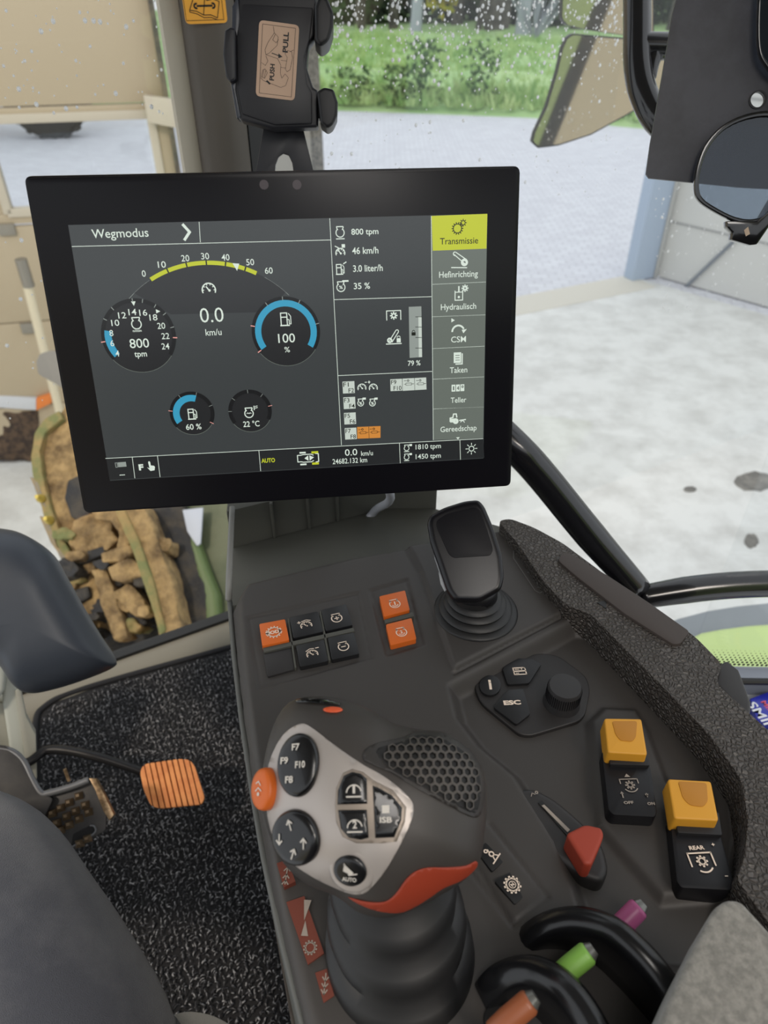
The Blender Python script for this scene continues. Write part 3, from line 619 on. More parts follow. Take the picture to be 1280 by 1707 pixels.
mb.add(A_+B_+C_+D_, [f for i in range(n) for j in [(i+1) % n] for f in ((i, j, n+j, n+i), (2*n+i, 3*n+i, 3*n+j, 2*n+j), (i, 2*n+i, 2*n+j, j), (n+i, n+j, 3*n+j, 3*n+i))])
obj('rim', mb, GLOSS, sg, bevel=.001, smooth=50); obj('lens', MB().prism([GF.p(*q, .0018) for q in i2], [GF.p(*q, .0002) for q in i2]), LENS, sg)
slab('bridge', GF, [(1296, 120), (1360, 120), (1360, 215), (1305, 205)], .004, -.002, GLOSS, sg, bevel=.001)
slab('hinge_block', GF, [(1211, 368), (1262, 368), (1290, 345), (1310, 330), (1300, 352), (1262, 408), (1250, 409), (1219, 400), (1221, 388), (1212, 380)], .005, -.006, GLOSS, sg, bevel=.0015)
slab('temple', GF, [(1225, 396), (1262, 366), (1345, 225), (1360, 240), (1262, 406)], -.006, -.010, GLOSS, sg, bevel=.001)
slab('hinge', GF, [(1240, 384), (1247, 378), (1250, 390), (1243, 394)], .0055, .004, mat('hinge_metal', (160, 140, 120), .3, metal=1), sg)

# ================================================================ terminal screen
MO = Frame(CAM+V((-.06055, .44476, -.20666)), (.99327, .11565, -.00597), (-.03029, .30919, .95052))
term = thing('terminal', 'large black framed touch screen terminal showing the transmission page', 'screen', MO.p(0, -.105, -.02))
U = .1522; VT, VB = .1095, -.1046
op = rnd([(-U, VB), (U, VB), (U, VT), (-U, VT)], .0045, 5)
obj('casing', MB().prism([MO.p(*q, -.0022) for q in op], [MO.p(*q, -.024) for q in op]), BEZ, term, bevel=.0015)
ip = grow([V((q[0], q[1])) for q in op], .988)
obj('bezel', MB().prism([MO.p(*q, -.0002) for q in ip], [MO.p(*q, -.0022) for q in ip]), BEZ, term, bevel=.0006)
HX, HY = .1305, .0815
DISP = mat('display_on', (60, 64, 65), .22, emit=.85)
def scol(n, rgb, e=1.0): return mat('screen_'+n, rgb, .22, emit=e)
GW, GH = 40, 24
dsp = obj('display', MB().prism([MO.p(*q, 0.0) for q in ((-HX, -HY), (HX, -HY), (HX, HY), (-HX, HY))], [MO.p(*q, -.0004) for q in ((-HX, -HY), (HX, -HY), (HX, HY), (-HX, HY))]), DISP, term)
SW, SDK, SDK2, SY, SB, SG1, SG2, SPK, SBLK, SORG, SLT, SGR = range(12)
smats = [scol('white', (214, 226, 214)), scol('dark', (30, 31, 33)), scol('ring', (14, 15, 17)), scol('lime', (196, 204, 44), .9), scol('blue', (56, 158, 194), .9), scol('menu', (112, 120, 112), .8), scol('bar', (30, 32, 34)), scol('pink', (230, 160, 150)),
         scol('black', (20, 24, 14)), scol('orange', (214, 140, 60), .9), scol('light', (204, 214, 204), .9), scol('grey', (150, 158, 152), .9), scol('field', (44, 46, 48), .85)]
K = .000393
I = Ink(MO.p, MO.uv, K, .0002)
def lv(n): I.lw = n*.00005
def quad(pts, mi): I.mi = mi; I.mb.poly([MO.p(*MO.uv(*p), I.w+I.lw+mi*.00004) for p in pts], mi)
def seg(p, q, wd=.9, mi=SW):
    a, b = V(MO.uv(*p)), V(MO.uv(*q)); t = (b-a).normalized(); n = V((-t.y, t.x))*wd*K/2; I.mb.poly([MO.p(*c, I.w+I.lw+mi*.00004) for c in (a-n, b-n, b+n, a+n)], mi)
def T(t, x, y, w_, h, mi=SW, bold=.004): I.at(x, y, 1, 0, mi); I.text(t, w_, h, bold)
# layer 0: fields
SG_ = smats
lv(-3); quad([(177, 764), (805, 731), (807, 763), (183, 800)], SG2)
# big speed arc
p = [V(MO.uv(251.5, 466)), V(MO.uv(344, 438)), V(MO.uv(427.5, 455.5))]
ax, ay, bx, by, cx, cy = *p[0], *p[1], *p[2]; dd = 2*(ax*(by-cy)+bx*(cy-ay)+cx*(ay-by))
ux = ((ax*ax+ay*ay)*(by-cy)+(bx*bx+by*by)*(cy-ay)+(cx*cx+cy*cy)*(ay-by))/dd; uy = ((ax*ax+ay*ay)*(cx-bx)+(bx*bx+by*by)*(ax-cx)+(cx*cx+cy*cy)*(bx-ax))/dd
R = math.hypot(ax-ux, ay-uy)/K
def ang(px, py): a = MO.uv(px, py); return math.degrees(math.atan2(a[1]-uy, a[0]-ux))
I.c = (ux, uy); I.s = K; I.r = 0
lv(-10); I.mi = 12
a_l, a_r = ang(225, 490), ang(475, 488)
pts = [(R*math.cos(math.radians(a_l+(a_r-a_l)*i/24)), R*math.sin(math.radians(a_l+(a_r-a_l)*i/24))) for i in range(25)]
lo = [( (MO.uv(*q)[0]-ux)/K, (MO.uv(*q)[1]-uy)/K) for q in ((450, 520), (285, 524))]
I.poly(pts+lo)
I.mi = SDK2; I.arc(0, 0, R-3, R+3, ang(427, 456), ang(441, 462)); 
I.mi = SGR
I.arc(0, 0, R-.3, R+.3, ang(441, 462), ang(482, 492)); I.arc(0, 0, R-.3, R+.3, ang(249, 467), ang(214, 500))
lv(3); I.mi = SY; I.arc(0, 0, R-3.2, R+3.2, ang(251.5, 466), ang(427.5, 455.5), 30)
lv(5); I.mi = SDK2
for q in ((280, 452), (311, 441.5), (344, 438), (376, 440.5), (409, 447.5)): a = ang(*q); I.arc(0, 0, R-3.6, R+3.6, a-.35, a+.35, 2)
lv(9); I.at(394, 444, 1, 0, SW).poly([(-5.5, 5), (5, 4), (0.6, -7)])
lv(3)
# gauges
def gauge(x, y, r, ri, b0, b1, a0, a1, ticks=(), pinks=()):
    lv(0); I.at(x, y, 1, 0, SGR); lv(-2); I.mi = SG1; I.arc(0, 0, r-7, r, a1, a0+360); lv(2)
    I.mi = SDK; I.disc(0, 0, r-.8) if False else None
    I.poly([((r-.8)*math.cos(i*math.pi/24), (r-.8)*math.sin(i*math.pi/24)) for i in range(48)])
    lv(3); I.mi = SDK2; I.arc(0, 0, r-6.5, r, a0, a1, 40)
    lv(4); I.mi = SB
    if b0 is not None: I.arc(0, 0, ri, r-5.5, b0, b1, 30)
    I.mi = SGR
    for t in ticks: I.arc(0, 0, r-6, r, t-.6, t+.6, 1)
    I.mi = SPK
    for t in pinks: I.arc(0, 0, r-5, r+2, t-.8, t+.8, 1)
gauge(231.5, 560, 59.5, 43, 168, 217, -35, 218, (150, 128, 92, 76, 55, 36, 12), (187, -5))
gauge(476.8, 553, 56.8, 41, -33, 213, -33, 216, (122, 92, 62, 12), (168, 213))
gauge(320.5, 689, 37.5, 21, 71, 212, -30, 218, (120, 72, 20), (170, -30))
gauge(417, 685, 37, 20, None, None, -28, 215, (178, 140, 92, 50), (12,))
lv(11)
for t, x, y in (('0', 240, 456), ('10', 270, 441), ('20', 309, 430.5), ('30', 342, 427), ('40', 376, 429), ('50', 417, 437), ('60', 448, 451), ('4', 196, 589), ('6', 187.5, 572), ('8', 186, 555), ('10', 192.5, 538), ('12', 204, 525.5), ('14', 221, 520), ('16', 239, 521), ('18', 256, 529), ('20', 269, 543), ('22', 276, 560), ('24', 276, 577)):
    T(t, x, y, 12.5 if len(t) == 2 else 6, 9.8)
T('Wegmodus', 201, 391, 86, 17); T('0.0', 353, 525, 38, 23, SW, -.004); T('km/u', 356, 553.5, 26, 10.5); T('n/min', 229, 551, 14, 4, bold=.02)
T('800', 232.5, 572, 31, 15); T('tpm', 235, 592, 20, 11, bold=.01); T('100', 477.6, 563.5, 28, 15); T('%', 478.6, 582.5, 9, 9); T('60 %', 323, 711, 26, 10, bold=.01); T('22 °C', 419, 706, 28, 10.5, bold=.01)
for t, x, y, w_, h in (('800 tpm', 608, 387.5, 44, 12), ('46 km/h', 608.6, 417.5, 43, 10.5), ('3.0 liter/h', 613, 447, 49, 10.5), ('35 %', 603, 476.5, 27, 10)): T(t, x, y, w_, h, bold=.01)
T('79 %', 690, 605, 22, 9, bold=.01); T('AUTO', 447, 767, 24, 8, SY, .03); T('F', 235.5, 778.5, 8, 11, bold=.05); T('0.0', 585, 753.5, 22, 12); T('km/u', 611.5, 755, 21, 9); T('24682.132 km', 583, 767.5, 62, 9.5)
T('1810 tpm', 713.5, 745, 46, 12); T('1450 tpm', 713.5, 761, 46, 12)
I.at(312, 387, 1).line([(-5, 11), (4, 0), (-5, -11)], 4.2)
I.at(348, 480, 1.05).gauge(11, 1.9); I.at(227.5, 538, 1.05).engine(8, 1.6); I.at(475, 532, 1.12).pump(); I.at(320, 690, .95).pump(1.7); I.at(415, 687, .95).engine(8.5, 1.8); I.line([(-4, -2), (-2, -1), (0, -2.4), (2, -1), (4, -2)], 1.2); I.line([(10, 4), (10, 11)], 1.6); I.line([(12, 10), (16, 11)], 1.2); I.line([(12, 7), (16, 8)], 1.2)
I.at(223, 505.5).poly([(-3.5, 3), (3.5, 3), (0, -4)]); I.at(264, 519).poly([(-3.4, 3.6), (3.4, 0), (-3.4, -3)])
I.at(566.6, 386, .92).engine(8, 1.6); I.line([(-7, -12), (7, -12)], 1.6); I.at(567, 419, .9).gauge(9, 1.8); I.rect(3, 6, 9, 12); I.line([(-9, 9), (-3, 6)], 1.6); I.at(566, 449, .85).pump(1.7); I.line([(8, 10), (13, 13)], 2); I.at(568, 477, .88).engine(8.5, 1.7); I.text('%', 7, 6, .02, cy=-2); I.line([(4, 9), (14, 9)], 3)
# menu column
lv(0); quad([(718.5, 360), (812, 356.5), (805, 730), (722, 733.5)], SG1)
lv(2); quad([(719, 360), (812, 356.5), (810.5, 414.5), (721, 418)], SY)
lv(4)
for a, b in (((720, 474), (809.5, 470)), ((720.5, 528), (808.5, 524.7)), ((721, 581), (807.5, 577)), ((721.5, 632), (806.5, 628)), ((722, 681.5), (806, 678)), ((718.5, 360), (722, 733.5)), ((176, 764), (805, 731)),
             ((549.5, 364), (569, 742)), ((120, 411), (552, 400)), ((332, 370), (334, 404)), ((556, 499.5), (719, 494.5)), ((563, 626), (720, 619)), ((220.5, 761), (225, 797)), ((262.5, 759), (267, 795)), ((431.5, 750.6), (434.5, 785)), ((665.5, 738), (667, 772)), ((766.3, 733), (767.3, 766))): seg(a, b, .9)
lv(6)
T('Transmissie', 764.8, 401.5, 64, 10, SBLK, .006)
for t, y, w_, h in (('Hefinrichting', 458.5, 66, 13), ('Hydraulisch', 512.5, 61, 13), ('CSM', 565.5, 26, 10), ('Taken', 616.5, 31, 10), ('Teller', 666.5, 28, 9.5), ('Gereedschap', 715.5, 66, 13)): T(t, 764, y, w_, h, SW, .006)
I.at(762, 381, .95, 0, SBLK).gear(8, 14, 1.5); I.gear(4, 8, 1.3, 10, 9)
I.mi = SW; I.at(765, 435, 1); I.line([(-13, -10), (13, -11)], 1.7); I.line([(-8, 10), (10, -5)], 1.5); I.line([(-6, 14), (12, 2)], 1.5); I.arc(-7, 11.5, 2, 3.6, 90, 270); I.arc(9, -2.5, 2, 6, 0, 360)
I.at(765, 490, 1); I.line([(-7, 5), (-7, -10), (6, -10), (6, 5)], 1.6); I.line([(-7, 3), (6, 3)], 1.4); I.line([(-.5, 3), (-.5, 12)], 2.4); I.disc(-.5, -5, 2); I.gear(3.4, 8, 2, 10, 9)
I.at(763.5, 546, 1); I.arc(0, -7, 9, 12, 25, 180); I.poly([(6, -4), (15, -3), (9, -10)]); I.poly([(-12, 9), (-6, 12.5), (-12, 16)])
I.at(763.5, 596, 1); I.rect(-8, -9, 5, 9); I.rect(6, -11, 8, 7); I.rect(-5, -12, 8, -10); I.mi = SG1; lv(8); 
for y in (4, 0, -4): I.line([(-5, y), (2, y)], 1.1)
I.at(763, 646.5, 1, 0, SW); lv(6)
for x in (-8, 0, 8): I.rect(x-3.4, -6, x+3.4, 6)
I.mi = SG1; lv(8); I.text('1', 2.5, 7, .05, cx=-8); I.text('4', 4, 7, .05); I.text('0', 4, 5, .05, cx=8, cy=2)
lv(6); I.at(762, 698, 1, 0, SW); I.line([(-13, -4), (-13, 2), (-8, 3), (-7, 9), (-2, 9), (-1, 3)], 2.2); I.rect(-13, -6, -4, 1); I.arc(-3, -4, 0.5, 5.2, 0, 360); I.line([(4, -3), (15, -2)], 2); I.line([(6, -6), (10, -3), (13, -7)], 1.4)
I.at(763, 730).poly([(-3.4, 1.5), (3.4, 1.5), (0, -2.5)])
# three point hitch field
I.at(656, 525, 1, 0, SW); I.line([(-12, -8), (-12, 7), (12, 7), (12, -8)], 1.5); I.gear(4, 8, 2, 0, -1)
I.at(656, 562, 1); I.line([(-13, -11), (13, -11)], 1.7); I.line([(-9, -8), (4, 11)], 1.5); I.line([(-3, -8), (8, 8)], 1.5); I.arc(-7, -5, 2, 4.5, 0, 360); I.arc(6, 9.5, 1.8, 3.2, -30, 150); I.rect(5, -9, 12, -2); I.arc(8.5, -1, 2, 3.2, 0, 180)
lv(0); quad([(681, 511.5), (702, 510.5), (703.2, 595), (682.5, 596.5)], SGR); lv(2); quad([(697, 528), (702.3, 528), (703.2, 595), (697.8, 595.3)], SLT); lv(4)
I.mi = SBLK; I.at(689, 555, .7); I.rect(-5, -6, 5, 2); I.arc(0, 3, 2.4, 4, 0, 180)
for y in (528, 545, 562.5, 580): seg((692, y), (703, y), .9, SBLK)
# function key table
for t, x, y in ((('F1', 'F2'), 581, 645.5), (('F3', 'F4'), 582.3, 671.5), (('F5', 'F6'), 583.3, 697.3), (('F7', 'F8'), 584.5, 722.5), (('F9', 'F10'), 660.3, 641.5)):
    lv(0); I.at(x, y, 1, 0, SLT); I.rect(-10.3, -10.3, 10.3, 10.3); lv(3); I.mi = SBLK; I.text(t[0], 9.5, 7.5, .006, cx=-4.5, cy=5); I.text(t[1], 9.5 if len(t[1]) < 3 else 14, 7.5, .006, cx=4.2 if len(t[1]) < 3 else 2, cy=-5.5)
lv(0); quad([(595, 711.5), (634, 710), (634, 729.5), (595.6, 731)], SORG); quad([(670.6, 631), (710, 629), (710.6, 649), (671, 651.3)], SLT); lv(3)
for x, y in ((605, 721), (624, 720), (681, 640), (701, 639.5)):
    I.at(x, y, 1, 0, SBLK); I.line([(-8, 0), (-5, 0), (-5, 1.8), (5, 1.8), (5, -1.8), (-5, -1.8), (-5, 0)], .7); I.line([(5, 0), (9, 0)], .9); I.arc(-1, 6, 1, 2, 0, 360); I.line([(-8, 6), (-4, 6)], .8)
seg((614.5, 711), (615, 730), .7, SBLK); seg((690.5, 630), (691, 650), .7, SBLK)
I.mi = SW
for x in (603, 622): I.at(x, 644.5, .82); I.gauge(9.5, 1.7)
I.at(612, 637).line([(-4, 0), (-1, 0)], 1.3); I.line([(1.5, 0), (5, 0)], 1.3); I.line([(3.2, -2), (3.2, 2)], 1.3)
for x in (601, 620.6): I.at(x, 670.5, .72).engine(8, 1.9); I.text('%', 7, 7, .03, cy=-2.5); I.rect(5, 6, 13, 11)
# status bar
lv(7)
I.at(203, 774, 1, 1, SGR); I.rect(-6, -4, 8, 4.5); I.line([(-10, 4), (-10, -4), (-7, -4), (-7, 4), (-10, 4)], .9); lv(5); I.mi = SBLK; I.text('USB', 9, 4, .02, cx=1); lv(4); T('---', 204, 791.5, 9, 1.4, SW, .02)
I.at(251, 777.5, 1, 0, SW); I.poly([(-6, -1), (-2, -3), (-3, 8), (-1.2, 10), (.6, 8), (.8, 2), (6, 1), (7.5, -1), (6, -7), (-1, -8)])
I.at(513, 763.5, 1); I.line([(-18, -6), (-18, 6), (-12, 6), (-8, 7), (6, 7), (10, 5)], 1.6); I.line([(-18, -6), (-12, -6), (-8, -7), (6, -7), (10, -5)], 1.6); I.line([(14, 8), (19, 7), (19, -7), (14, -8)], 1.8); I.rect(-14, 9, -3, 12); I.rect(-14, -12.5, -3, -9.5); I.poly([(-6, 0), (1, 5), (1, -5)]); I.poly([(3, 5), (3, -5), (11, 1)]); I.mi = SY; I.rect(7, 8, 19, 12); I.rect(7, -12.5, 19, -8.5)
I.mi = SW
for y in (746, 761): I.at(677.5, y, .62).engine(8, 2); I.line([(-7, -12), (7, -12)], 2); I.rect(8, 4, 16, 10)
I.at(785.5, 747.7, 1); I.arc(0, 0, 3.8, 5.3, 0, 360)
for k in range(8): a = k*math.pi/4; I.line([(7*math.cos(a), 7*math.sin(a)), (10.5*math.cos(a), 10.5*math.sin(a))], 1.3)
lv(0); I.done('screen_graphics', smats, dsp)
for x in (440, 495):
    obj('sensor_window', MB().revolve(MO.px(x, 308, -.0002), MO.z, [(.0028, 0), (.0028, .0003), (.002, .0003)], 20), mat('sensor_brown', (58, 46, 50), .3), term)
# arm that carries the terminal
arm = term
obj('clamp', MB().prism([MO.p(u, v, -.0245) for u, v in ((-.06, -.06), (.06, -.06), (.06, .06), (-.06, .06))], [MO.p(u, v, -.04) for u, v in ((-.06, -.06), (.06, -.06), (.06, .06), (-.06, .06))]), BLK, arm, bevel=.004)
obj('arm_tube', MB().tube([MO.p(0, 0, -.035), MO.p(0, -.03, -.09), MO.p(0, -.10, -.13), V((-.04, .66, 2.53))], .014, 12), BLK, arm, smooth=180)

# ================================================================ armrest console
a17 = math.radians(17)
CF = Frame(atz(640, 1200, 2.57), (math.cos(a17), math.sin(a17), 0), (-math.sin(a17), math.cos(a17), 0))
con = thing('armrest_console', 'dark grey armrest console with switch panels and a grained vinyl rim', 'console', CF.px(760, 1350, -.12))
def kpx(F, px, py, w_=0):
    a, b = V(F.uv(px, py, w_)), V(F.uv(px+1, py, w_)); return (b-a).length
def sdf(P, X, Y):         # signed distance, positive inside
    P = [tuple(p) for p in P]; n = len(P); d = np.full(X.shape, 1e9); ins = np.zeros(X.shape, bool)
    for i in range(n):
        ax, ay = P[i]; bx, by = P[(i+1) % n]; ex, ey = bx-ax, by-ay; wx, wy = X-ax, Y-ay
        t = np.clip((wx*ex+wy*ey)/(ex*ex+ey*ey+1e-12), 0, 1); d = np.minimum(d, (wx-ex*t)**2+(wy-ey*t)**2)
        c = ((ay > Y) != (by > Y)) & (X < (bx-ax)*(Y-ay)/((by-ay) if abs(by-ay) > 1e-12 else 1e-12)+ax); ins ^= c
    d = np.sqrt(d); return np.where(ins, d, -d)
def ldist(P, X, Y):
    d = np.full(X.shape, 1e9)
    for (ax, ay), (bx, by) in zip(P[:-1], P[1:]):
        ex, ey = bx-ax, by-ay; wx, wy = X-ax, Y-ay; t = np.clip((wx*ex+wy*ey)/(ex*ex+ey*ey), 0, 1); d = np.minimum(d, np.hypot(wx-ex*t, wy-ey*t))
    return d
U_ = lambda pts, w_=0: [CF.uv(*p, w_) for p in pts]
def S3(t): t = np.clip(t, 0, 1); return t*t*(3-2*t)
outl = U_([(388, 985), (410, 968), (540, 936), (670, 903), (760, 884), (835, 866), (940, 925), (1030, 985), (1165, 1085), (1230, 1180), (1420, 1350), (1420, 1900), (560, 1900), (505, 1700), (470, 1560), (441, 1430), (424, 1330), (404, 1200), (391, 1090), (381, 1000)])
xs = [p[0] for p in outl]; ys = [p[1] for p in outl]; st_ = .0014
gx = np.arange(min(xs)-.006, max(xs)+.006, st_); gy = np.arange(min(ys)-.006, max(ys)+.006, st_); X, Y = np.meshgrid(gx, gy)
so = sdf(outl, X, Y)
Hh = np.zeros(X.shape)
Hh += .004*S3(sdf(U_([(670, 903), (700, 955), (755, 1118), (948, 1020), (905, 930), (835, 860)]), X, Y)/.004+.5)
bas = sdf(U_([(958, 1035), (1010, 1040), (1090, 1120), (1185, 1220), (1238, 1300), (1250, 1380), (1240, 1460), (1215, 1510), (1200, 1620), (1000, 1600), (960, 1480), (930, 1400), (860, 1290), (800, 1240), (765, 1195), (752, 1142)]), X, Y)
Hh -= .013*S3(bas/.012+.35)
Hh += .006*S3(sdf(U_([(985, 1190), (1010, 1165), (1065, 1168), (1085, 1200), (1120, 1290), (1190, 1290), (1225, 1480), (1110, 1490), (1000, 1365)]), X, Y)/.008+.4)
# gentle fall of the panel towards the joystick well, and a raised lip at the back edge
Hh -= .006*S3((ldist(U_([(640, 1620), (650, 1560)]), X, Y)*-1+.085)/.03)
Hh -= .014*S3((-sdf(U_([(420, 960), (1400, 800), (1400, 1900), (560, 1900), (492, 1600), (462, 1440), (440, 1330), (424, 1200), (410, 1090), (404, 1000)]), X, Y))/.012)
for P in ([(413, 1030), (597, 988), (620, 1095), (432, 1147), (413, 1030)], [(617, 984), (678, 966), (706, 1073), (645, 1092), (617, 984)], [(815, 1372), (914, 1495), (857, 1538), (770, 1425)], [(790, 1430), (857, 1538)]):
    Hh -= .0013*np.exp(-(ldist(U_(P), X, Y)/.0012)**2)
for P in ([(413, 1030), (597, 988), (620, 1095), (432, 1147)], [(617, 984), (678, 966), (706, 1073), (645, 1092)]): Hh -= .0012*S3(sdf(U_(P), X, Y)/.001)
Hh -= .0022*np.exp(-(ldist(U_([(668, 898), (690, 932), (703, 960), (757, 1122), (952, 1020)]), X, Y)/.0012)**2)
e = np.clip(so/.009, 0, 1); Hh -= .009*(1-np.sqrt(1-(1-e)**2))
wall = np.where(so < 0, np.minimum(-so/.0022, 1)*.20, 0); Hh -= wall
ny_, nx_ = X.shape; keep = so > -.006
wx, wy = CF.x, CF.y
vs = np.stack([CF.o.x+wx.x*X+wy.x*Y, CF.o.y+wx.y*X+wy.y*Y, CF.o.z+Hh], -1).reshape(-1, 3)
idx = np.arange(ny_*nx_).reshape(ny_, nx_); fm = keep[:-1, :-1] & keep[1:, :-1] & keep[:-1, 1:] & keep[1:, 1:]
F_ = np.stack([idx[:-1, :-1][fm], idx[:-1, 1:][fm], idx[1:, 1:][fm], idx[1:, :-1][fm]], -1)
used = np.unique(F_); rm = np.full(ny_*nx_, -1); rm[used] = np.arange(len(used)); mb = MB(); mb.v = vs[used].tolist(); mb.f = [tuple(f) for f in rm[F_].tolist()]; mb.m = [0]*len(mb.f)
obj('console_body', mb, PL, con, smooth=180)
def hz(u, v):
    i = min(max(int(round((v-gy[0])/st_)), 0), ny_-1); j = min(max(int(round((u-gx[0])/st_)), 0), nx_-1); return float(Hh[i, j])
slab('side_trim_panel', CF, [(377, 986), (384, 984), (394, 1090), (408, 1200), (430, 1330), (448, 1430), (478, 1560), (516, 1707), (545, 1850), (528, 1850), (498, 1707), (462, 1560), (434, 1430), (417, 1330), (398, 1200), (385, 1090)], -.016, -.30, mat('side_grey', (84, 86, 84), .5), con, bevel=.002, smooth=60)
slab('lever_well', CF, [(868, 1575), (905, 1550), (962, 1540), (1020, 1560), (1080, 1610), (1150, 1690), (1180, 1800), (860, 1800), (800, 1700), (830, 1640)], -.004, -.03, mat('well_black', (20, 20, 21), .6), con, bevel=.003, r=.006)
# grained rim with inlay
rim = [(830, 868), (850, 864), (890, 879), (938, 905), (1012, 960), (1090, 1012), (1160, 1062), (1205, 1108), (1196, 1128), (1197, 1142), (1240, 1180), (1290, 1226), (1420, 1340), (1420, 1660), (1300, 1562), (1252, 1500), (1226, 1466), (1240, 1432), (1247, 1370), (1236, 1300), (1180, 1222), (1092, 1132), (1030, 1070), (985, 1024), (942, 1008), (905, 968), (862, 905)]
slab('rim_cover', CF, rim, .016, -.03, LEA, con, bevel=.0055, seg=4, r=.006, smooth=180)
slab('rim_inlay', CF, [(930, 934), (936, 922), (946, 920), (1012, 958), (1082, 1004), (1150, 1052), (1134, 1073), (1122, 1074), (1040, 1022), (960, 960)], .0185, .012, INL, con, bevel=.0014, r=.003, smooth=30)
slab('rim_mark', CF, [(995, 1004), (1011, 1000), (1010, 1014)], .0165, .014, RUB, con)
slab('end_cap', CF, [(1198, 1108), (1212, 1100), (1232, 1116), (1252, 1170), (1252, 1186), (1245, 1192), (1212, 1160), (1190, 1138)], .012, -.05, PL2, con, bevel=.005, seg=3)
# engraved oval legend beside the lever
ink = Ink(CF.p, lambda x, y: CF.uv(x, y, .005), kpx(CF, 880, 950, .005), .0046)
ol = [(856, 918), (862, 914), (872, 916), (905, 972), (906, 984), (900, 988), (892, 984), (856, 930), (856, 918)]
for p, q in zip(ol[:-1], ol[1:]):
    ink.c = (0, 0); ink.s = 1; ink.r = 0; ink.line([CF.uv(*p, .005), CF.uv(*q, .005)], .0006)
for k, (x, y) in enumerate(((867, 926), (875, 939), (883, 953), (892, 966), (899, 978))):
    ink.at(x, y, 1, -50); ink.s = kpx(CF, 880, 950, .005); ink.line([(-4, 2), (0, 4), (4, 1), (2, -3), (-3, -3)][:3+k % 3], 1); ink.line([(-3, -2), (1, -1)], 1)
ink.done('oval_legend', mat('engraving', (104, 104, 104), .5), con)
# switches
def button(poly, m, hb, draw=None, name='switch_button', r=.0014, im=ICO, base=0, k=None):
    uvp = [V(CF.uv(*p, base+hb)) for p in poly]; c = sum(uvp, V((0, 0)))/len(uvp)
    b = slab(name, CF, rnd(uvp, r, 3), base+hb, base-.004, m, con, bevel=.0006, px=False)
    if draw:
        x, y = sum(p[0] for p in poly)/len(poly), sum(p[1] for p in poly)/len(poly)
        i = Ink(CF.p, lambda px, py: CF.uv(px, py, base+hb), kpx(CF, x, y, base+hb), base+hb+.0003); i.at(x, y, 1, 0); draw(i); i.done('symbol', im, b)
    return b
def d_mode(i): i.gear(11, 14, 1.9); i.text('MODE', 27, 7.5, .04)
def d_gp(i): i.gauge(10, 1.7); i.line([(-13, 7), (-8, 7)], 1.6); i.line([(-10.5, 4.5), (-10.5, 9.5)], 1.6); i.line([(-6, 8), (2, 10), (9, 7)], 1.4)
def d_gm(i): i.gauge(10, 1.7); i.line([(8, 9), (13, 9)], 1.6); i.line([(-9, 6), (-2, 10), (5, 9)], 1.4)
def d_ep(i): i.engine(9.5, 1.7); i.line([(-3.4, -2), (3.4, -2)], 1.8); i.line([(0, -5.4), (0, 1.4)], 1.8)
def d_em(i): i.engine(9.5, 1.7); i.line([(-3.4, -2), (3.4, -2)], 1.8)
def d_e1(i): i.engine(9.5, 1.7); i.line([(0, -4), (.8, 3)], 2.2); i.arc(0, -2, 4.4, 6, 200, 340)
def d_e2(i): i.engine(9.5, 1.7); i.text('2', 4.5, 7, .03, cy=-1); i.arc(0, -2, 4.8, 6, 200, 340)
BB = mat('switch_black', (24, 24, 26), .42)
button([(432, 1040), (475, 1032), (482, 1067), (437, 1077)], ORB, .004, d_mode, 'mode_button'); 
for P, d in (([(482, 1029), (530, 1019), (539, 1053), (489, 1064)], d_gp), ([(535, 1017), (577, 1007), (588, 1042), (543, 1052)], d_ep), ([(493, 1076), (540, 1066), (547, 1102), (500, 1112)], d_gm), ([(546, 1063), (590, 1054), (599, 1090), (553, 1100)], d_em)): button(P, BB, .003, d)
button([(439, 1090), (485, 1080), (493, 1115), (446, 1128)], PL2, .0008, None, 'blank_cover')
button([(632, 994), (675, 984), (683, 1017), (640, 1028)], ORB, .004, d_e1, 'engine_button'); button([(643, 1041), (686, 1030), (694, 1065), (651, 1076)], ORB, .004, d_e2, 'engine_button')
for P in ([(438, 1080), (589, 1046), (591, 1052), (440, 1087)], [(479, 1031), (482, 1030), (494, 1112), (491, 1114)], [(532, 1019), (535, 1018), (551, 1100), (547, 1101)], [(640, 1033), (688, 1020), (690, 1027), (642, 1039)]): slab('panel_divider', CF, P, .0022, -.003, PLS, con, bevel=.0004)
# information pad with keys and rotary knob
slab('key_pad', CF, [(790, 1142), (798, 1122), (862, 1094), (905, 1088), (932, 1093), (978, 1128), (984, 1150), (976, 1190), (965, 1202), (885, 1226), (866, 1224), (800, 1170)], -.0095, -.03, PL2, con, bevel=.0012, r=.007, seg=3)
kb = dict(base=-.0095)
def d_i(i): i.line([(-2.5, -8), (.8, 3)], 4.2); i.line([(1.6, 6), (2.4, 9)], 4.2)
def d_c(i): i.at(866, 1119, 1, -13); i.line([(-10, -7), (-10, 7), (8, 7), (10, 5), (10, -7), (-10, -7)], 1.8); i.line([(-10, 0), (10, 0)], 2.4); i.line([(-7, 4), (0, 4)], 1.2); i.disc(4, 4, 1.3); i.line([(-7, -4), (-2, -4)], 1.2)
def d_esc(i): i.at(853.5, 1171.5, 1, -14); i.text('ESC', 29, 9.5, .05)
ci = V(CF.uv(817, 1142, -.0005)); rr_ = kpx(CF, 817, 1142)*18
button([(817+18*math.cos(t*math.pi/10), 1142+17*math.sin(t*math.pi/10)) for t in range(20)], BB, .0025, d_i, 'info_key', r=.0003, **kb)
button([(837, 1113), (860, 1097), (886, 1098), (903, 1106), (881.6, 1139), (846, 1141)], BB, .0025, d_c, 'menu_key', r=.002, **kb)
button([(846, 1150.5), (872, 1148), (884, 1190), (860.5, 1208), (822, 1178.6)], BB, .0025, d_esc, 'escape_key', r=.002, **kb)
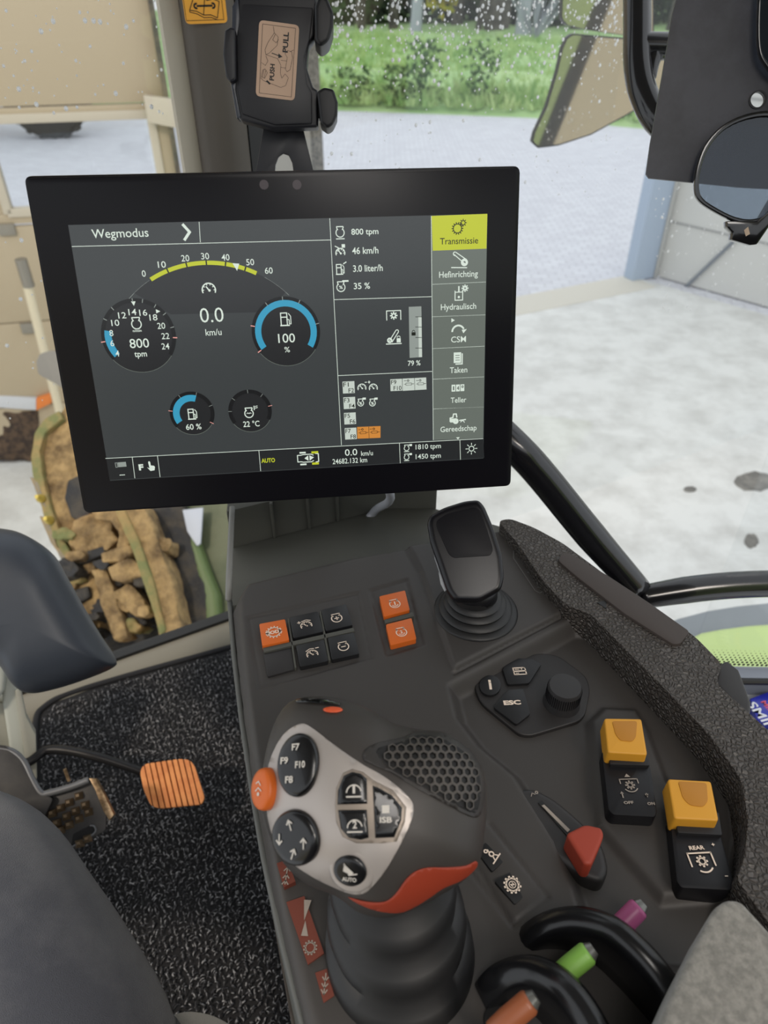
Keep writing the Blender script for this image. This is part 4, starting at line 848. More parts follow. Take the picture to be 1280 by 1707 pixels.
k0 = CF.px(936, 1170, -.0085); kr = kpx(CF, 930, 1150, .01)*29
kn = obj('rotary_knob', MB().revolve(k0, CF.z, [(kr*1.08, -.004), (kr*1.08, .0), (kr*.99, .004), (kr*.97, .0165), (kr*.9, .0185), (kr*.3, .0188), (.0002, .0188)], 48), mat('knob_soft', (44, 43, 44), .55), con, smooth=45)
mb = MB()
for i in range(48):
    a = i*math.pi/24; c = k0+CF.z*.0105+(CF.x*math.cos(a)+CF.y*math.sin(a))*kr*.985; mb.box(c, .0007, .0005, .010, CF.x*math.cos(a)+CF.y*math.sin(a), CF.x*-math.sin(a)+CF.y*math.cos(a))
obj('knurling', mb, BLK, kn, kind='stuff')
# yellow capped take-off switches
def pto(P_house, P_cap, P_dent, P_hinge, sym, label):
    sw = thing('takeoff_switch', label, 'switch', CF.px(*P_house[3], -.01), 'yellow capped switches on the console')
    slab('housing', CF, P_house, .004, -.02, BLK, sw, bevel=.002, r=.002)
    slab('rocker_plate', CF, P_hinge, .0075, .002, mat('rocker_black', (28, 28, 30), .5), sw, bevel=.0012, r=.001)
    cap = slab('yellow_cap', CF, P_cap, .0155, .001, YEL, sw, bevel=.0018, seg=3, r=.002, taper=1.04)
    slab('finger_dent', CF, P_dent, .0160, .0148, YEL2, cap, bevel=.0004, r=.002)
    x, y = sym; i = Ink(CF.p, lambda px, py: CF.uv(px, py, .0045), kpx(CF, x, y, .0045), .0048); return sw, i
sw, i = pto([(1003, 1252), (1080, 1252), (1096, 1352), (1092, 1362), (1022, 1358), (1014, 1350)], [(1007, 1197), (1069, 1198), (1079, 1258), (1013, 1254)], [(1020, 1202), (1062, 1202), (1060, 1228), (1054, 1236), (1034, 1234), (1026, 1224)], [(1012, 1240), (1078, 1240), (1083, 1276), (1017, 1274)], (1050, 1308), 'yellow capped rocker switch nearer the rotary knob, with arrow and gear symbol')
i.at(1050, 1309, 1, -15).gear(5.5, 8, 2.6); i.line([(-15, 3), (-15, 11), (15, 11), (15, 3)], 1.6); i.arc(0, 0, 11.5, 13.2, 215, 330); i.poly([(-5, 15), (5, 15), (0, 21)])
i.line([(-18, -22), (-18, -14)], 1.8); i.poly([(-21, -15), (-15, -15), (-18, -11)]); i.line([(22, -22), (22, -16)], 1.8); i.poly([(19, -17), (25, -17), (22, -22)]); i.text('OFF', 16, 5, .03, cx=-12, cy=-31); i.text('ON', 12, 5, .03, cx=24, cy=-34); i.done('legend', ICOD, sw)
sw, i = pto([(1116, 1360), (1196, 1372), (1224, 1470), (1218, 1484), (1136, 1480), (1128, 1470)], [(1113, 1298), (1185, 1302), (1198, 1368), (1124, 1364)], [(1130, 1302), (1178, 1305), (1180, 1335), (1172, 1345), (1150, 1342), (1138, 1330)], [(1124, 1350), (1198, 1354), (1204, 1392), (1130, 1388)], (1170, 1435), 'yellow capped rocker switch nearest the grey armrest pad, with rear gear symbol')
i.at(1170, 1436, 1, -14).gear(7, 8, 3); i.line([(-20, -8), (-20, 14), (20, 14), (20, -8)], 2.4); i.arc(0, -2, 15, 17.5, 235, 325); i.text('REAR', 26, 7, .03, cy=23); i.text('+', 5, 5, .03, cx=30, cy=27); i.text('-', 5, 1.5, .05, cx=30, cy=-26); i.done('legend', ICO, sw)
# hand throttle
thr = thing('hand_throttle', 'orange-red hand throttle slider in a dark curved slot', 'lever', CF.px(950, 1420, -.012))
slab('slot_cover', CF, [(826, 1352), (838, 1330), (862, 1314), (890, 1312), (925, 1330), (968, 1366), (1006, 1405), (1016, 1450), (1004, 1472), (975, 1462), (900, 1410)], -.0005, -.03, PL2, thr, bevel=.006, seg=4, r=.008)
slab('slot', CF, [(897, 1338), (903, 1334), (985, 1420), (976, 1428)], .0002, -.001, RUB, thr)
slab('slot_scale', CF, [(903, 1343), (907, 1341), (950, 1383), (946, 1387)], .0008, .0, ICOD, thr)
slab('slider', CF, [(943, 1389), (975, 1373), (1003, 1379), (1007, 1392), (998, 1414), (986, 1441), (974, 1440)], .016, -.001, ORL, thr, bevel=.0035, seg=4, r=.003)
i = Ink(CF.p, lambda px, py: CF.uv(px, py, 0), .0005, .0004); i.at(890, 1324).line([(-5, -2), (-2, 2), (1, -1)], 1); i.arc(4, 1, 1, 2.2, 0, 360); i.done('hare_symbol', ICOD, thr)
# lower key pair
def d_ped(i): i.at(819, 1424, 1, 35); i.arc(-2, 10, 1.6, 3.6, 0, 360); i.line([(2, 9), (0, 5)], 2); i.arc(0, 0, 2.6, 5, 0, 360); i.line([(-12, -11), (12, -11)], 2.2); i.line([(-5, -10), (-2, -4)], 2); i.line([(5, -10), (2, -4)], 2)
def d_n(i): i.at(854, 1475, 1, 30); i.gear(12, 12, 3); i.arc(0, 0, 5, 6.2, 0, 360); i.text('N', 5.5, 6, .04)
button([(794, 1418), (822, 1393), (851, 1426), (820, 1453)], BB, .0015, d_ped, base=-.002); button([(824, 1468), (856, 1450), (892, 1479), (858, 1508)], BB, .0015, d_n, base=-.002)
# orange legend strips on the left edge
OR3 = mat('legend_orange', (106, 50, 36), .7)
def legend(P, nm, draw):
    uvs = [CF.uv(*p, -.004) for p in P]; w_ = [hz(*q)+.0007 for q in uvs]; mw = max(w_)
    b = obj(nm, MB().prism([CF.p(q[0], q[1], mw) for q in uvs], [CF.p(q[0], q[1], mw-.008) for q in uvs]), OR3, con)
    x, y = sum(p[0] for p in P)/len(P), sum(p[1] for p in P)/len(P); i = Ink(CF.p, lambda px, py: CF.uv(px, py, mw), kpx(CF, x, y), mw+.0003); i.at(x, y, 1, 70); draw(i); i.done('symbol', ICOD, b)
legend([(462, 1444), (480, 1438), (493, 1474), (474, 1484)], 'legend_strip', lambda i: (i.line([(-14, 0), (14, 0)], 2), i.line([(8, 5), (14, 0), (8, -5)], 2), i.line([(-14, 5), (-8, 0), (-14, -5)], 2), i.line([(-4, 5), (2, 0), (-4, -5)], 2)))
legend([(477, 1503), (507, 1493), (540, 1588), (513, 1607)], 'legend_strip', lambda i: (i.poly([(46, 9), (46, -4), (12, 4)]), i.poly([(-12, 6), (-12, -6), (12, 2)]), i.at(517, 1580, 1, 0).gear(9, 12, 2.4)))
legend([(525, 1620), (545, 1613), (557, 1658), (539, 1670)], 'legend_strip', lambda i: (i.line([(-16, 0), (16, 0)], 2), i.line([(-9, 5), (-16, 0), (-9, -5)], 2), i.line([(10, 5), (4, 0), (10, -5)], 2), i.line([(0, 5), (-6, 0), (0, -5)], 2)))
# shelf, rear upright and cable behind the console
shf = thing('rear_shelf', 'olive grey shelf and upright between console and terminal', 'shelf', atz(560, 900, 2.40))
t = [atz(x, y, 2.53) for x, y in ((381, 1010), (386, 912), (640, 846), (724, 846), (850, 880), (850, 930), (700, 980))]
obj('shelf_top', MB().prism(t, [p-V((0, 0, .3)) for p in t]), PLS, shf, bevel=.004)
e1_, e2_, e3_ = atz(386, 912, 2.53), atz(640, 846, 2.53), atz(728, 846, 2.53)
bk = V((-.1, 1, 0))*.03
obj('upright', MB().prism([p+V((0, 0, .045)) for p in (e1_, e2_, e3_, e3_+bk, e2_+bk, e1_+bk)], [p-V((0, 0, .35)) for p in (e1_, e2_, e3_, e3_+bk, e2_+bk, e1_+bk)]), PLS, shf, bevel=.004)
for x in (455, 512, 560):
    k = (x-386)/(640-386); b = e1_.lerp(e2_, k); obj('rib', MB().box(b+V((0, -.002, .022)), .003, .004, .044), PLS, shf, bevel=.0005)
ef = [atz(374, 1000, 2.555), atz(381, 1000, 2.555)]
obj('side_trim', MB().tube([atz(381, 1000, 2.553), atz(382, 960, 2.57), atz(387, 845, 2.60)], [.003, .003, .0025], 8), mat('trim_grey', (126, 126, 122), .45), shf, smooth=180)
cab = obj('cable', MB().tube([atz(612, 866, 2.525), atz(626, 850, 2.54), atz(650, 822, 2.60), MO.p(.03, -.06, -.04)], .0042, 12), mat('cable_grey', (176, 178, 184), .45), label='light grey cable rising from the shelf to the terminal', cat='cable', smooth=180)
# gear lever
LVR = thing('gear_lever', 'glossy black block-shaped lever on a ribbed rubber boot behind the keypad', 'lever', CF.px(792, 1012, .004))
b0 = CF.px(793, 1018, .004); LF_ = facing(775, 915, .565, (-.08, -.62, .78))
fp_ = [(711, 870), (716, 857), (740, 844), (775, 833), (798, 831), (808, 842), (824, 880), (838, 925), (841, 962), (836, 984), (800, 1004), (757, 1003), (744, 985), (730, 942), (716, 903)]
top_c = LF_.px(790, 985, -.022); ax_ = (top_c-b0)
def bellows(b, n_, x_, y_, c1, radii, mb=None, N=40):
    rings = []
    for j, (f, r) in enumerate(radii):
        c = b.lerp(c1, f); rings.append([c+x_*math.cos(k*2*math.pi/N)*r+y_*math.sin(k*2*math.pi/N)*r for k in range(N)])
    return MB().loft(rings)
prof = [(0, .0345), (.02, .0345), (.08, .033), (.12, .029), (.22, .030), (.30, .0285), (.34, .0245), (.45, .0255), (.52, .024), (.56, .021), (.68, .0225), (.76, .021), (.80, .0185), (1.0, .0175)]
obj('rubber_boot', bellows(b0, CF.z, CF.x, CF.y, top_c, prof), RUB, LVR, smooth=50)
kn = slab('knob', LF_, fp_, 0, -.034, mat('knob_black', (17, 16, 20), .3, spec=.4), LVR, bevel=.008, seg=5, r=.004, smooth=180, taper=.94)
obj('neck', MB().tube([LF_.px(790, 975, -.02), b0.lerp(top_c, .7)], [.019, .0185], 28), BLK, LVR, smooth=180)
slab('front_plate', LF_, [(727, 868), (745, 856), (792, 845), (802, 852), (822, 915), (818, 926), (756, 930), (748, 924), (728, 880)], .0007, -.001, mat('knob_plate', (17, 16, 20), .45, spec=.2), kn, r=.004, bevel=.0004)
for P in ([(723, 916), (729, 918), (738, 952), (733, 956), (724, 930)], [(731, 954), (739, 955), (748, 980), (741, 986), (734, 972)]): slab('clear_tape', LF_, P, -.006, -.010, mat('tape_white', (150, 154, 158), .35), LVR)
# hydraulic levers between black guards
GRD = mat('guard_black', (22, 22, 24), .25)
def guard(pts, label):       # a curved guard: a rounded ridge whose flank falls to the console
    uv = [(CF.uv(x, y, w_), w_) for x, y, w_ in pts]; top = [CF.p(*q, w_) for q, w_ in uv]
    top, _ = catmull(top, [0]*len(top), 5); mb = MB(); th = .0075
    rings = []
    for i_, p in enumerate(top):
        d = (top[min(i_+1, len(top)-1)]-top[max(i_-1, 0)]); d.z = 0; d.normalize(); n = V((d.y, -d.x, 0))
        rings.append([p+n*a*th+V((0, 0, b*th)) if b > -5 else V(((p+n*a*th).x, (p+n*a*th).y, CF.o.z-.03)) for a, b in ((1, -9), (1, -.6), (.9, .1), (.5, .6), (0, .75), (-.5, .6), (-.9, .1), (-1, -.6), (-1, -9))])
    mb.loft(rings); return obj('lever_guard', mb, GRD, label=label, cat='guard', smooth=180)
guard([(862, 1580, -.010), (905, 1545, .010), (960, 1532, .022), (1015, 1545, .030), (1060, 1580, .032), (1100, 1625, .030), (1145, 1690, .024), (1180, 1760, .015)], 'black curved guard between the pink and the green lever tips')
guard([(800, 1665, -.008), (830, 1630, .012), (880, 1615, .026), (925, 1630, .036), (965, 1670, .040), (1000, 1730, .040), (1030, 1800, .036)], 'black curved guard between the green and the orange lever tips')
def hyd(p0, p1, r, m, label, w0, w1):
    a, b = CF.px(*p0, w0), CF.px(*p1, w1); t = thing('spool_lever', label, 'lever', V((a.x, a.y, CF.o.z-.03)), 'coloured spool valve levers')
    obj('grip', MB().tube([a.lerp(b, -.6), a, a.lerp(b, .9), b], [r*.9, r, r, r*.85], 20, smooth=False), m, t, bevel=.0008)
    obj('lever_tip', MB().tube([b, b+(b-a).normalized()*.003], [r*.8, r*.55], 16), mat('tip_metal', (120, 120, 116), .3, metal=.6), t)
    obj('lever_stem', MB().tube([V((a.x, a.y-.004, CF.o.z-.03)), a.lerp(b, -.5)], .0045, 10), BLK, t)
hyd((1034, 1544), (1066, 1512), .0058, mat('lever_pink', (168, 84, 130), .4), 'pink tipped spool lever farthest from the seat armrest corner', .012, .018)
hyd((945, 1617), (982, 1587), .0058, mat('lever_green', (124, 172, 76), .4), 'light green tipped spool lever in the middle', .028, .034)
hyd((845, 1702), (885, 1668), .0058, mat('lever_orange', (150, 86, 54), .4), 'brown-orange tipped spool lever at the bottom edge', .035, .041)
# grey fabric arm pad
ARM = mat('pad_fabric', (140, 137, 130), .95, rgb2=(112, 110, 104), scale=260, detail=3, thr=(.35, .65), bump=('noise', 900, .6, .0012), sheen=.3)
slab('arm_pad', CF, [(1060, 1790), (1140, 1610), (1190, 1512), (1212, 1497), (1236, 1500), (1300, 1570), (1500, 1800), (1400, 1960)], .075, .03, ARM, bevel=.010, seg=5, r=.008, smooth=180, label='light grey fabric arm pad at the lower right corner', cat='armrest')
slab('pad_base', CF, [(1180, 1720), (1230, 1600), (1400, 1760), (1380, 1900)], .045, -.05, PL2, con)

# ================================================================ drive lever (multifunction joystick)
FJ = facing(625, 1345, .372)
def c3(x, y): return (x/2.783+400, y/2.783+1130)
JO = [(488, 1167), (520, 1161), (560, 1163), (612, 1180), (655, 1205), (700, 1216), (745, 1222), (788, 1256), (810, 1300), (811, 1350), (806, 1400), (798, 1440), (770, 1470), (735, 1492), (690, 1516), (645, 1530), (600, 1522), (560, 1494), (512, 1474), (475, 1442), (452, 1400), (438, 1350), (436, 1300), (446, 1240), (464, 1192)]
JC = V(FJ.uv(632, 1350))
ro = [V(p)-JC for p in sm([V(FJ.uv(*p)) for p in JO], 6)]
th_ = np.array([math.atan2(p.y, p.x) for p in ro]); rr0 = np.array([p.length for p in ro]); o_ = np.argsort(th_); th_, rr0 = th_[o_], rr0[o_]
th_ = np.concatenate([th_-2*math.pi, th_, th_+2*math.pi]); rr0 = np.tile(rr0, 3)
HF, HB = .036, .040
def jh(u, v):
    dx, dy = u-JC.x, v-JC.y; R_ = float(np.interp(math.atan2(dy, dx), th_, rr0)); s = min(math.hypot(dx, dy)/R_, 1.0); return HF*(1-s**2.3)**.62
def juv(px, py, w_=0):
    h = HF*.7
    for _ in range(14): u, v = FJ.uv(px, py, h+w_); h = .5*h+.5*jh(u, v)
    return u, v
def jsurf(u, v, w_=0): return FJ.p(u, v, jh(u, v)+w_)
def jn(u, v):
    e = .0015; a = jsurf(u+e, v)-jsurf(u-e, v); b = jsurf(u, v+e)-jsurf(u, v-e); return a.cross(b).normalized()
joy = thing('drive_lever', 'dark multifunction drive lever with silver button face and honeycomb palm rest', 'joystick', CF.px(650, 1590, -.006))
N = 96; rings = []
for s in (0.001, .15, .3, .42, .54, .64, .73, .81, .87, .92, .955, .98, .994, 1.0):
    rings.append([FJ.p(JC.x+math.cos(a)*R_*s, JC.y+math.sin(a)*R_*s, HF*(1-s**2.3)**.62 if s < 1 else 0) for a in np.linspace(0, 2*math.pi, N, endpoint=False) for R_ in [float(np.interp(a if a < math.pi else a-2*math.pi, th_, rr0))]])
for s in (.99, .96, .91, .84, .72, .55, .3, .001):
    rings.append([FJ.p(JC.x+math.cos(a)*R_*s, JC.y+math.sin(a)*R_*s, -HB*(1-s**2.6)**.6) for a in np.linspace(0, 2*math.pi, N, endpoint=False) for R_ in [float(np.interp(a if a < math.pi else a-2*math.pi, th_, rr0))]])
grip = obj('grip_body', MB().loft(rings), BODY, joy, smooth=180)
def patch(name, pxs, w1, m, parent, w0=-.002, cuts=4, smooth_=0, edge=.0006, kind=None, uvp=None, sm_ang=180):
    P = uvp or [V(juv(*p, w1)) for p in pxs]
    if smooth_: P = sm(P, smooth_)
    bm = bmesh.new(); vs = [bm.verts.new((p[0], p[1], 0)) for p in P]; f = bm.faces.new(vs)
    bmesh.ops.triangulate(bm, faces=[f], ngon_method='EAR_CLIP')
    for _ in range(cuts):
        es = [e for e in bm.edges if e.calc_length() > .0022]
        if not es: break
        bmesh.ops.subdivide_edges(bm, edges=es, cuts=1); bmesh.ops.triangulate(bm, faces=[f for f in bm.faces if len(f.verts) > 3])
    bm.verts.index_update(); V2 = [(v.co.x, v.co.y) for v in bm.verts]; bd = [e for e in bm.edges if len(e.link_faces) == 1]
    bset = {v.index for e in bd for v in e.verts}
    top = [jsurf(u, v, w1-(edge if i in bset else 0)) for i, (u, v) in enumerate(V2)]; mb = MB(); mb.add(top, [tuple(v.index for v in f.verts) for f in bm.faces])
    n = len(V2); bl = sorted(bset); mp = {k: n+i for i, k in enumerate(bl)}
    mb.v += [tuple(jsurf(*V2[k], w0)) for k in bl]
    for e in bd: a, b = e.verts[0].index, e.verts[1].index; mb.f.append((a, b, mp[b], mp[a])); mb.m.append(0)
    bm.free(); return obj(name, mb, m, parent, smooth=sm_ang, kind=kind)
face = patch('silver_face', [c3(*p) for p in [(270, 215), (320, 222), (430, 305), (560, 395), (680, 465), (785, 555), (805, 615), (780, 700), (690, 870), (620, 962), (570, 1003), (500, 1000), (400, 958), (280, 890), (215, 835), (160, 760), (128, 650), (120, 540), (124, 440), (150, 350), (200, 262)]], .0012, SIL, joy, smooth_=4, sm_ang=60)
def pod(name, x, y, rx, ry, h, m, parent, rot=0, dome=.4, n=36, sink=.002):      # a round button standing on the surface
    u, v = juv(x, y, .001); c = jsurf(u, v); nz = jn(u, v); nz = (nz*.75+FJ.z*.25).normalized(); k = kpx(FJ, x, y, HF*.6)
    X_ = FJ.x-nz*FJ.x.dot(nz); X_.normalize(); Y_ = nz.cross(X_); a = math.radians(rot); X2, Y2 = X_*math.cos(a)+Y_*math.sin(a), Y_*math.cos(a)-X_*math.sin(a)
    rings = [[c+X2*math.cos(t*2*math.pi/n)*rx*k*f+Y2*math.sin(t*2*math.pi/n)*ry*k*f+nz*hh for t in range(n)] for f, hh in ((1.05, -sink), (1.04, h*.5), (1.0, h*.8), (.93, h*.97), (.7, h*(1+dome*.5)), (.35, h*(1+dome*.9)), (.01, h*(1+dome)))]
    o = obj(name, MB().loft(rings), m, parent, smooth=180)
    f = Frame(c+nz*(h*(1+dome)+.0004), X_, Y_); i = Ink(f.p, lambda a_, b_: (0, 0), k, 0); i.c = (0, 0); i.s = k
    return o, i
BK2 = mat('joy_button_black', (16, 16, 18), .25, coat=.2); LT = mat('joy_print', (206, 200, 190), .5)
o, i = pod('function_button', 500, 1275, 36, 48, .0045, BK2, joy, dome=.15)
for t, x, y in (('F7', 0, 26), ('F9', -20, 6), ('F10', 9, -2), ('F8', -10, -24)): i.text(t, 14 if len(t) == 2 else 18, 11, .03, cx=x, cy=y)
i.done('lettering', LT, o)
o, i = pod('direction_button', 497, 1394, 43, 42, .005, BK2, joy, dome=.15)
for x, y, r_ in ((-24, -2, 180), (22, -4, 0), (-4, 22, 20), (2, -22, -20)):
    a = math.radians(r_); 
    P = lambda a_, b_: (x+a_*math.cos(a)-b_*math.sin(a), y+a_*math.sin(a)+b_*math.cos(a))
    i.line([P(0, -8), P(0, 7)], 2.2); i.line([P(-5, 2), P(0, 8), P(5, 2)], 2.4)
i.done('arrows', LT, o)
o, i = pod('cruise_button', 448, 1315, 25, 33, .006, ORB, joy, dome=.12)
i.line([(-6, 9), (0, 12), (5, 6)], 2); i.line([(-7, -3), (0, 2), (7, -3)], 2); i.disc(0, -8, 3); i.done('symbol', LT, o)
o, i = pod('auto_ring', 587, 1450, 37, 35, .0016, SIL, joy, dome=-.3)
o, i = pod('auto_button', 585, 1448, 27, 25, .0032, BK2, joy, dome=.1)
i.poly([(-8, 14), (-10, 2), (2, -3), (8, 0)]); i.line([(-8, 14), (0, -4), (13, -1)], 2); i.text('AUTO', 24, 7, .03, cy=-11); i.done('symbol', LT, o)
patch('key_surround', [c3(*p) for p in [(440, 590), (446, 510), (478, 440), (520, 422), (570, 435), (620, 475), (710, 520), (772, 600), (765, 670), (727, 760), (660, 768), (610, 768), (540, 768), (475, 738), (446, 670)]], .0020, mat('surround_beige', (150, 138, 126), .4, metal=.3), joy, edge=.0006, sm_ang=60)
def jkey(nm, P, draw, cx, cy):
    o = patch(nm, [c3(*p) for p in P], .0034, BK2, joy, edge=.0007, sm_ang=60)
    x, y = c3(cx, cy); u, v = juv(x, y, .0035); i = Ink(lambda a, b, w_: jsurf(a, b, .0037), lambda a, b: (u, v), kpx(FJ, x, y, HF*.9)); i.at(0, 0); draw(i); i.done('symbol', LT, o)
jkey('turn_key', [(452, 588), (455, 520), (480, 455), (520, 436), (560, 444), (588, 468), (590, 584)], lambda i: (i.arc(0, -6, 11, 13, 10, 180), i.line([(-12, -12), (12, -12)], 2.4), i.text('1', 4, 12, .03, cy=-1)), 528, 515)
jkey('turn_key', [(455, 614), (588, 612), (597, 742), (560, 752), (505, 742), (468, 700)], lambda i: (i.arc(0, -6, 11, 13, 10, 180), i.line([(-12, -12), (12, -12)], 2.4), i.text('2', 7, 12, .03, cy=-1)), 532, 678)
jkey('implement_key', [(616, 500), (640, 508), (705, 545), (752, 602), (748, 660), (716, 740), (628, 744)], lambda i: (i.rect(-6, 4, 6, 16), i.text('ISB', 20, 9, .03, cy=-6)), 676, 640)
# honeycomb palm rest
HC = [(572, 380), (578, 335), (640, 300), (760, 272), (830, 243), (950, 262), (1070, 335), (1128, 430), (1138, 550), (1118, 632), (1080, 648), (1000, 608), (850, 530), (700, 440), (610, 400)]
hcm = mat('palm_rubber', (72, 67, 62), .55); hcd = mat('palm_dark', (20, 19, 19), .7)
pr = patch('palm_rest', [c3(*p) for p in HC], .0010, mat('palm_border', (46, 43, 41), .5), joy, smooth_=3)
inn = [V(juv(*c3(*p), .001)) for p in [(625, 345), (660, 318), (760, 292), (835, 262), (945, 282), (1050, 350), (1108, 440), (1118, 545), (1100, 622), (1075, 628), (1000, 588), (850, 508), (700, 425)]]
patch('honeycomb_floor', None, .0013, hcd, pr, uvp=inn, smooth_=2)
us = [p[0] for p in inn]; vs_ = [p[1] for p in inn]; pit = .0044; mb = MB(); r_o = pit/math.sqrt(3)
for jj in range(40):
    for ii in range(40):
        u = min(us)+ii*pit+(pit/2 if jj % 2 else 0); v = min(vs_)+jj*pit*math.sqrt(3)/2
        if sdf(inn, np.array([u]), np.array([v]))[0] < .0012: continue
        ou_ = [(u+r_o*math.cos(math.pi/6+k*math.pi/3), v+r_o*math.sin(math.pi/6+k*math.pi/3)) for k in range(6)]; ho_ = [(u+r_o*.72*math.cos(math.pi/6+k*math.pi/3), v+r_o*.72*math.sin(math.pi/6+k*math.pi/3)) for k in range(6)]
        P = [jsurf(*q, .0026) for q in ou_]+[jsurf(*q, .0024) for q in ho_]+[jsurf(*q, .0012) for q in ho_]
        mb.add(P, [(k, (k+1) % 6, 6+(k+1) % 6, 6+k) for k in range(6)]+[(6+k, 6+(k+1) % 6, 12+(k+1) % 6, 12+k) for k in range(6)])
obj('honeycomb', mb, hcm, pr, kind='stuff', smooth=30)
# red-orange band under the grip and the small top lens
RED = mat('band_red', (150, 54, 30), .55)
patch('red_band', [c3(*p) for p in [(500, 1018), (590, 1040), (670, 1040), (720, 1005), (770, 935), (820, 895), (880, 880), (960, 880), (1050, 872), (1095, 850), (1100, 880), (1040, 935), (950, 975), (860, 1035), (790, 1075), (740, 1092), (650, 1085), (570, 1060)]], .0012, RED, joy, smooth_=3, w0=-.001)
patch('top_lens', [c3(430+46*math.cos(t*math.pi/8), 146+14*math.sin(t*math.pi/8)) for t in range(16)], .0015, mat('lens_orange', (220, 90, 50), .3), joy)
patch('top_cap', [c3(*p) for p in [(255, 100), (300, 90), (350, 94), (420, 102), (470, 118), (460, 124), (380, 118), (300, 112), (262, 112)]], .0018, GLOSS, joy)
# bellows boot
jb0 = CF.px(668, 1590, -.006); jb1 = FJ.p(JC.x+.004, JC.y-.008, -HB*.75)
prof = [(0, .0405), (.03, .0410), (.13, .0405), (.18, .0365), (.28, .0385), (.38, .0375), (.43, .0335), (.53, .0350), (.63, .0340), (.68, .0305), (.8, .031), (1.0, .028)]
obj('bellows_boot', bellows(jb0, CF.z, CF.x, CF.y, jb1, prof, N=56), RUB, joy, smooth=50)

# ================================================================ floor mat, pedals, column, driver's leg
MATC = mat('mat_base', (26, 26, 28), .95)
mpx = [(62, 1195), (75, 1176), (110, 1158), (200, 1130), (300, 1102), (386, 1078), (900, 950), (1100, 1700), (700, 2300), (-120, 2300), (-40, 1450), (60, 1330)]
mp_ = [atz(x, y, 2.004) for x, y in mpx]
fm_ = thing('floor_mat', 'charcoal loop pile floor mat covering the cab floor', 'mat', atz(300, 1400, 1.986))
obj('mat_backing', MB().prism(mp_, [p-V((0, 0, .016)) for p in mp_]), MATC, fm_, bevel=.004)
obj('mat_binding', MB().tube([atz(*q, 2.006) for q in ((58, 1335), (58, 1260), (60, 1200), (72, 1180), (110, 1158), (200, 1130), (300, 1102), (386, 1078))], .005, 8), mat('binding_black', (30, 30, 33), .9), fm_, smooth=180)
rng = np.random.default_rng(3)
vis = [V(atz(x, y, 2.004)) for x, y in ((66, 1198), (82, 1180), (200, 1136), (386, 1084), (520, 1070), (560, 1300), (700, 1800), (100, 1800), (20, 1450), (62, 1330))]
vp = [(p.x, p.y) for p in vis]; X0, X1, Y0, Y1 = min(p[0] for p in vp), max(p[0] for p in vp), min(p[1] for p in vp), max(p[1] for p in vp)
ca, sa = math.cos(math.radians(28)), math.sin(math.radians(28)); su, sv = .0074, .0043
gu, gv = np.meshgrid(np.arange(-1.6, 1.6, su), np.arange(-1.6, 1.6, sv)); gu = gu+rng.normal(0, .0009, gu.shape); gv = gv+rng.normal(0, .0016, gv.shape)
PX, PY = (gu*ca-gv*sa).ravel(), (gu*sa+gv*ca).ravel(); ok = (PX > X0) & (PX < X1) & (PY > Y0) & (PY < Y1); PX, PY = PX[ok], PY[ok]
ok = sdf(vp, PX, PY) > .004; PX, PY = PX[ok], PY[ok]; nL = len(PX)
ang_ = rng.normal(math.radians(75), .75, nL); Lr = rng.uniform(.0024, .0042, nL); hh = rng.uniform(.004, .0078, nL); tl = rng.normal(0, .0012, (nL, 2)); rad = rng.uniform(.0006, .0011, nL)
segs = 5; vsl = []
for s in range(segs):
    t = math.pi*s/(segs-1); cxp = -math.cos(t)*Lr; z = 2.0035+math.sin(t)*hh
    px_, py_ = PX+cxp*np.cos(ang_)+tl[:, 0]*math.sin(t), PY+cxp*np.sin(ang_)+tl[:, 1]*math.sin(t)
    for k in range(3):
        a = k*2*math.pi/3; off = rad*math.cos(a); vsl.append(np.stack([px_-np.sin(ang_)*off, py_+np.cos(ang_)*off, z+rad*math.sin(a)*np.ones(nL)], -1))
VV = np.stack(vsl, 1).reshape(-1, 3); fb = []
for s in range(segs-1):
    for k in range(3): fb.append((s*3+k, s*3+(k+1) % 3, (s+1)*3+(k+1) % 3, (s+1)*3+k))
FFa = (np.arange(nL)[:, None, None]*(segs*3)+np.array(fb)[None]).reshape(-1, 4)
mb = MB(); mb.v = VV.tolist(); mb.f = [tuple(f) for f in FFa.tolist()]; mb.m = [0]*len(mb.f)
YRN = mat('loop_yarn', (52, 52, 56), .8, rgb2=(170, 170, 172), scale=170, detail=2, thr=(.46, .66))
obj('loop_pile', mb, YRN, fm_, kind='stuff', smooth=180)
# accelerator pedal
PDF = Frame(atz(287, 1307, 2.09), (.97, .24, .05), (-.22, .88, .42))
acc = thing('accelerator_pedal', 'orange ribbed accelerator pedal on a thin black arm', 'pedal', atz(290, 1340, 2.02))
pol = [(236, 1280), (244, 1273), (300, 1265), (316, 1267), (324, 1276), (341, 1330), (336, 1341), (268, 1348), (252, 1344), (240, 1318), (234, 1290)]
OPD = mat('pedal_orange', (218, 142, 80), .6, rgb2=(204, 124, 66), scale=50)
slab('pad_back', PDF, pol, -.003, -.010, mat('pedal_brown', (88, 50, 26), .7), acc, bevel=.002, r=.006)
pu = [V(PDF.uv(*p)) for p in pol]; pu = rnd(pu, .006); x0, x1 = min(p[0] for p in pu), max(p[0] for p in pu); nr = 10; wd_ = (x1-x0)/nr
sh = (PDF.uv(262, 1347)[0]-PDF.uv(246, 1273)[0])/(PDF.uv(262, 1347)[1]-PDF.uv(246, 1273)[1])
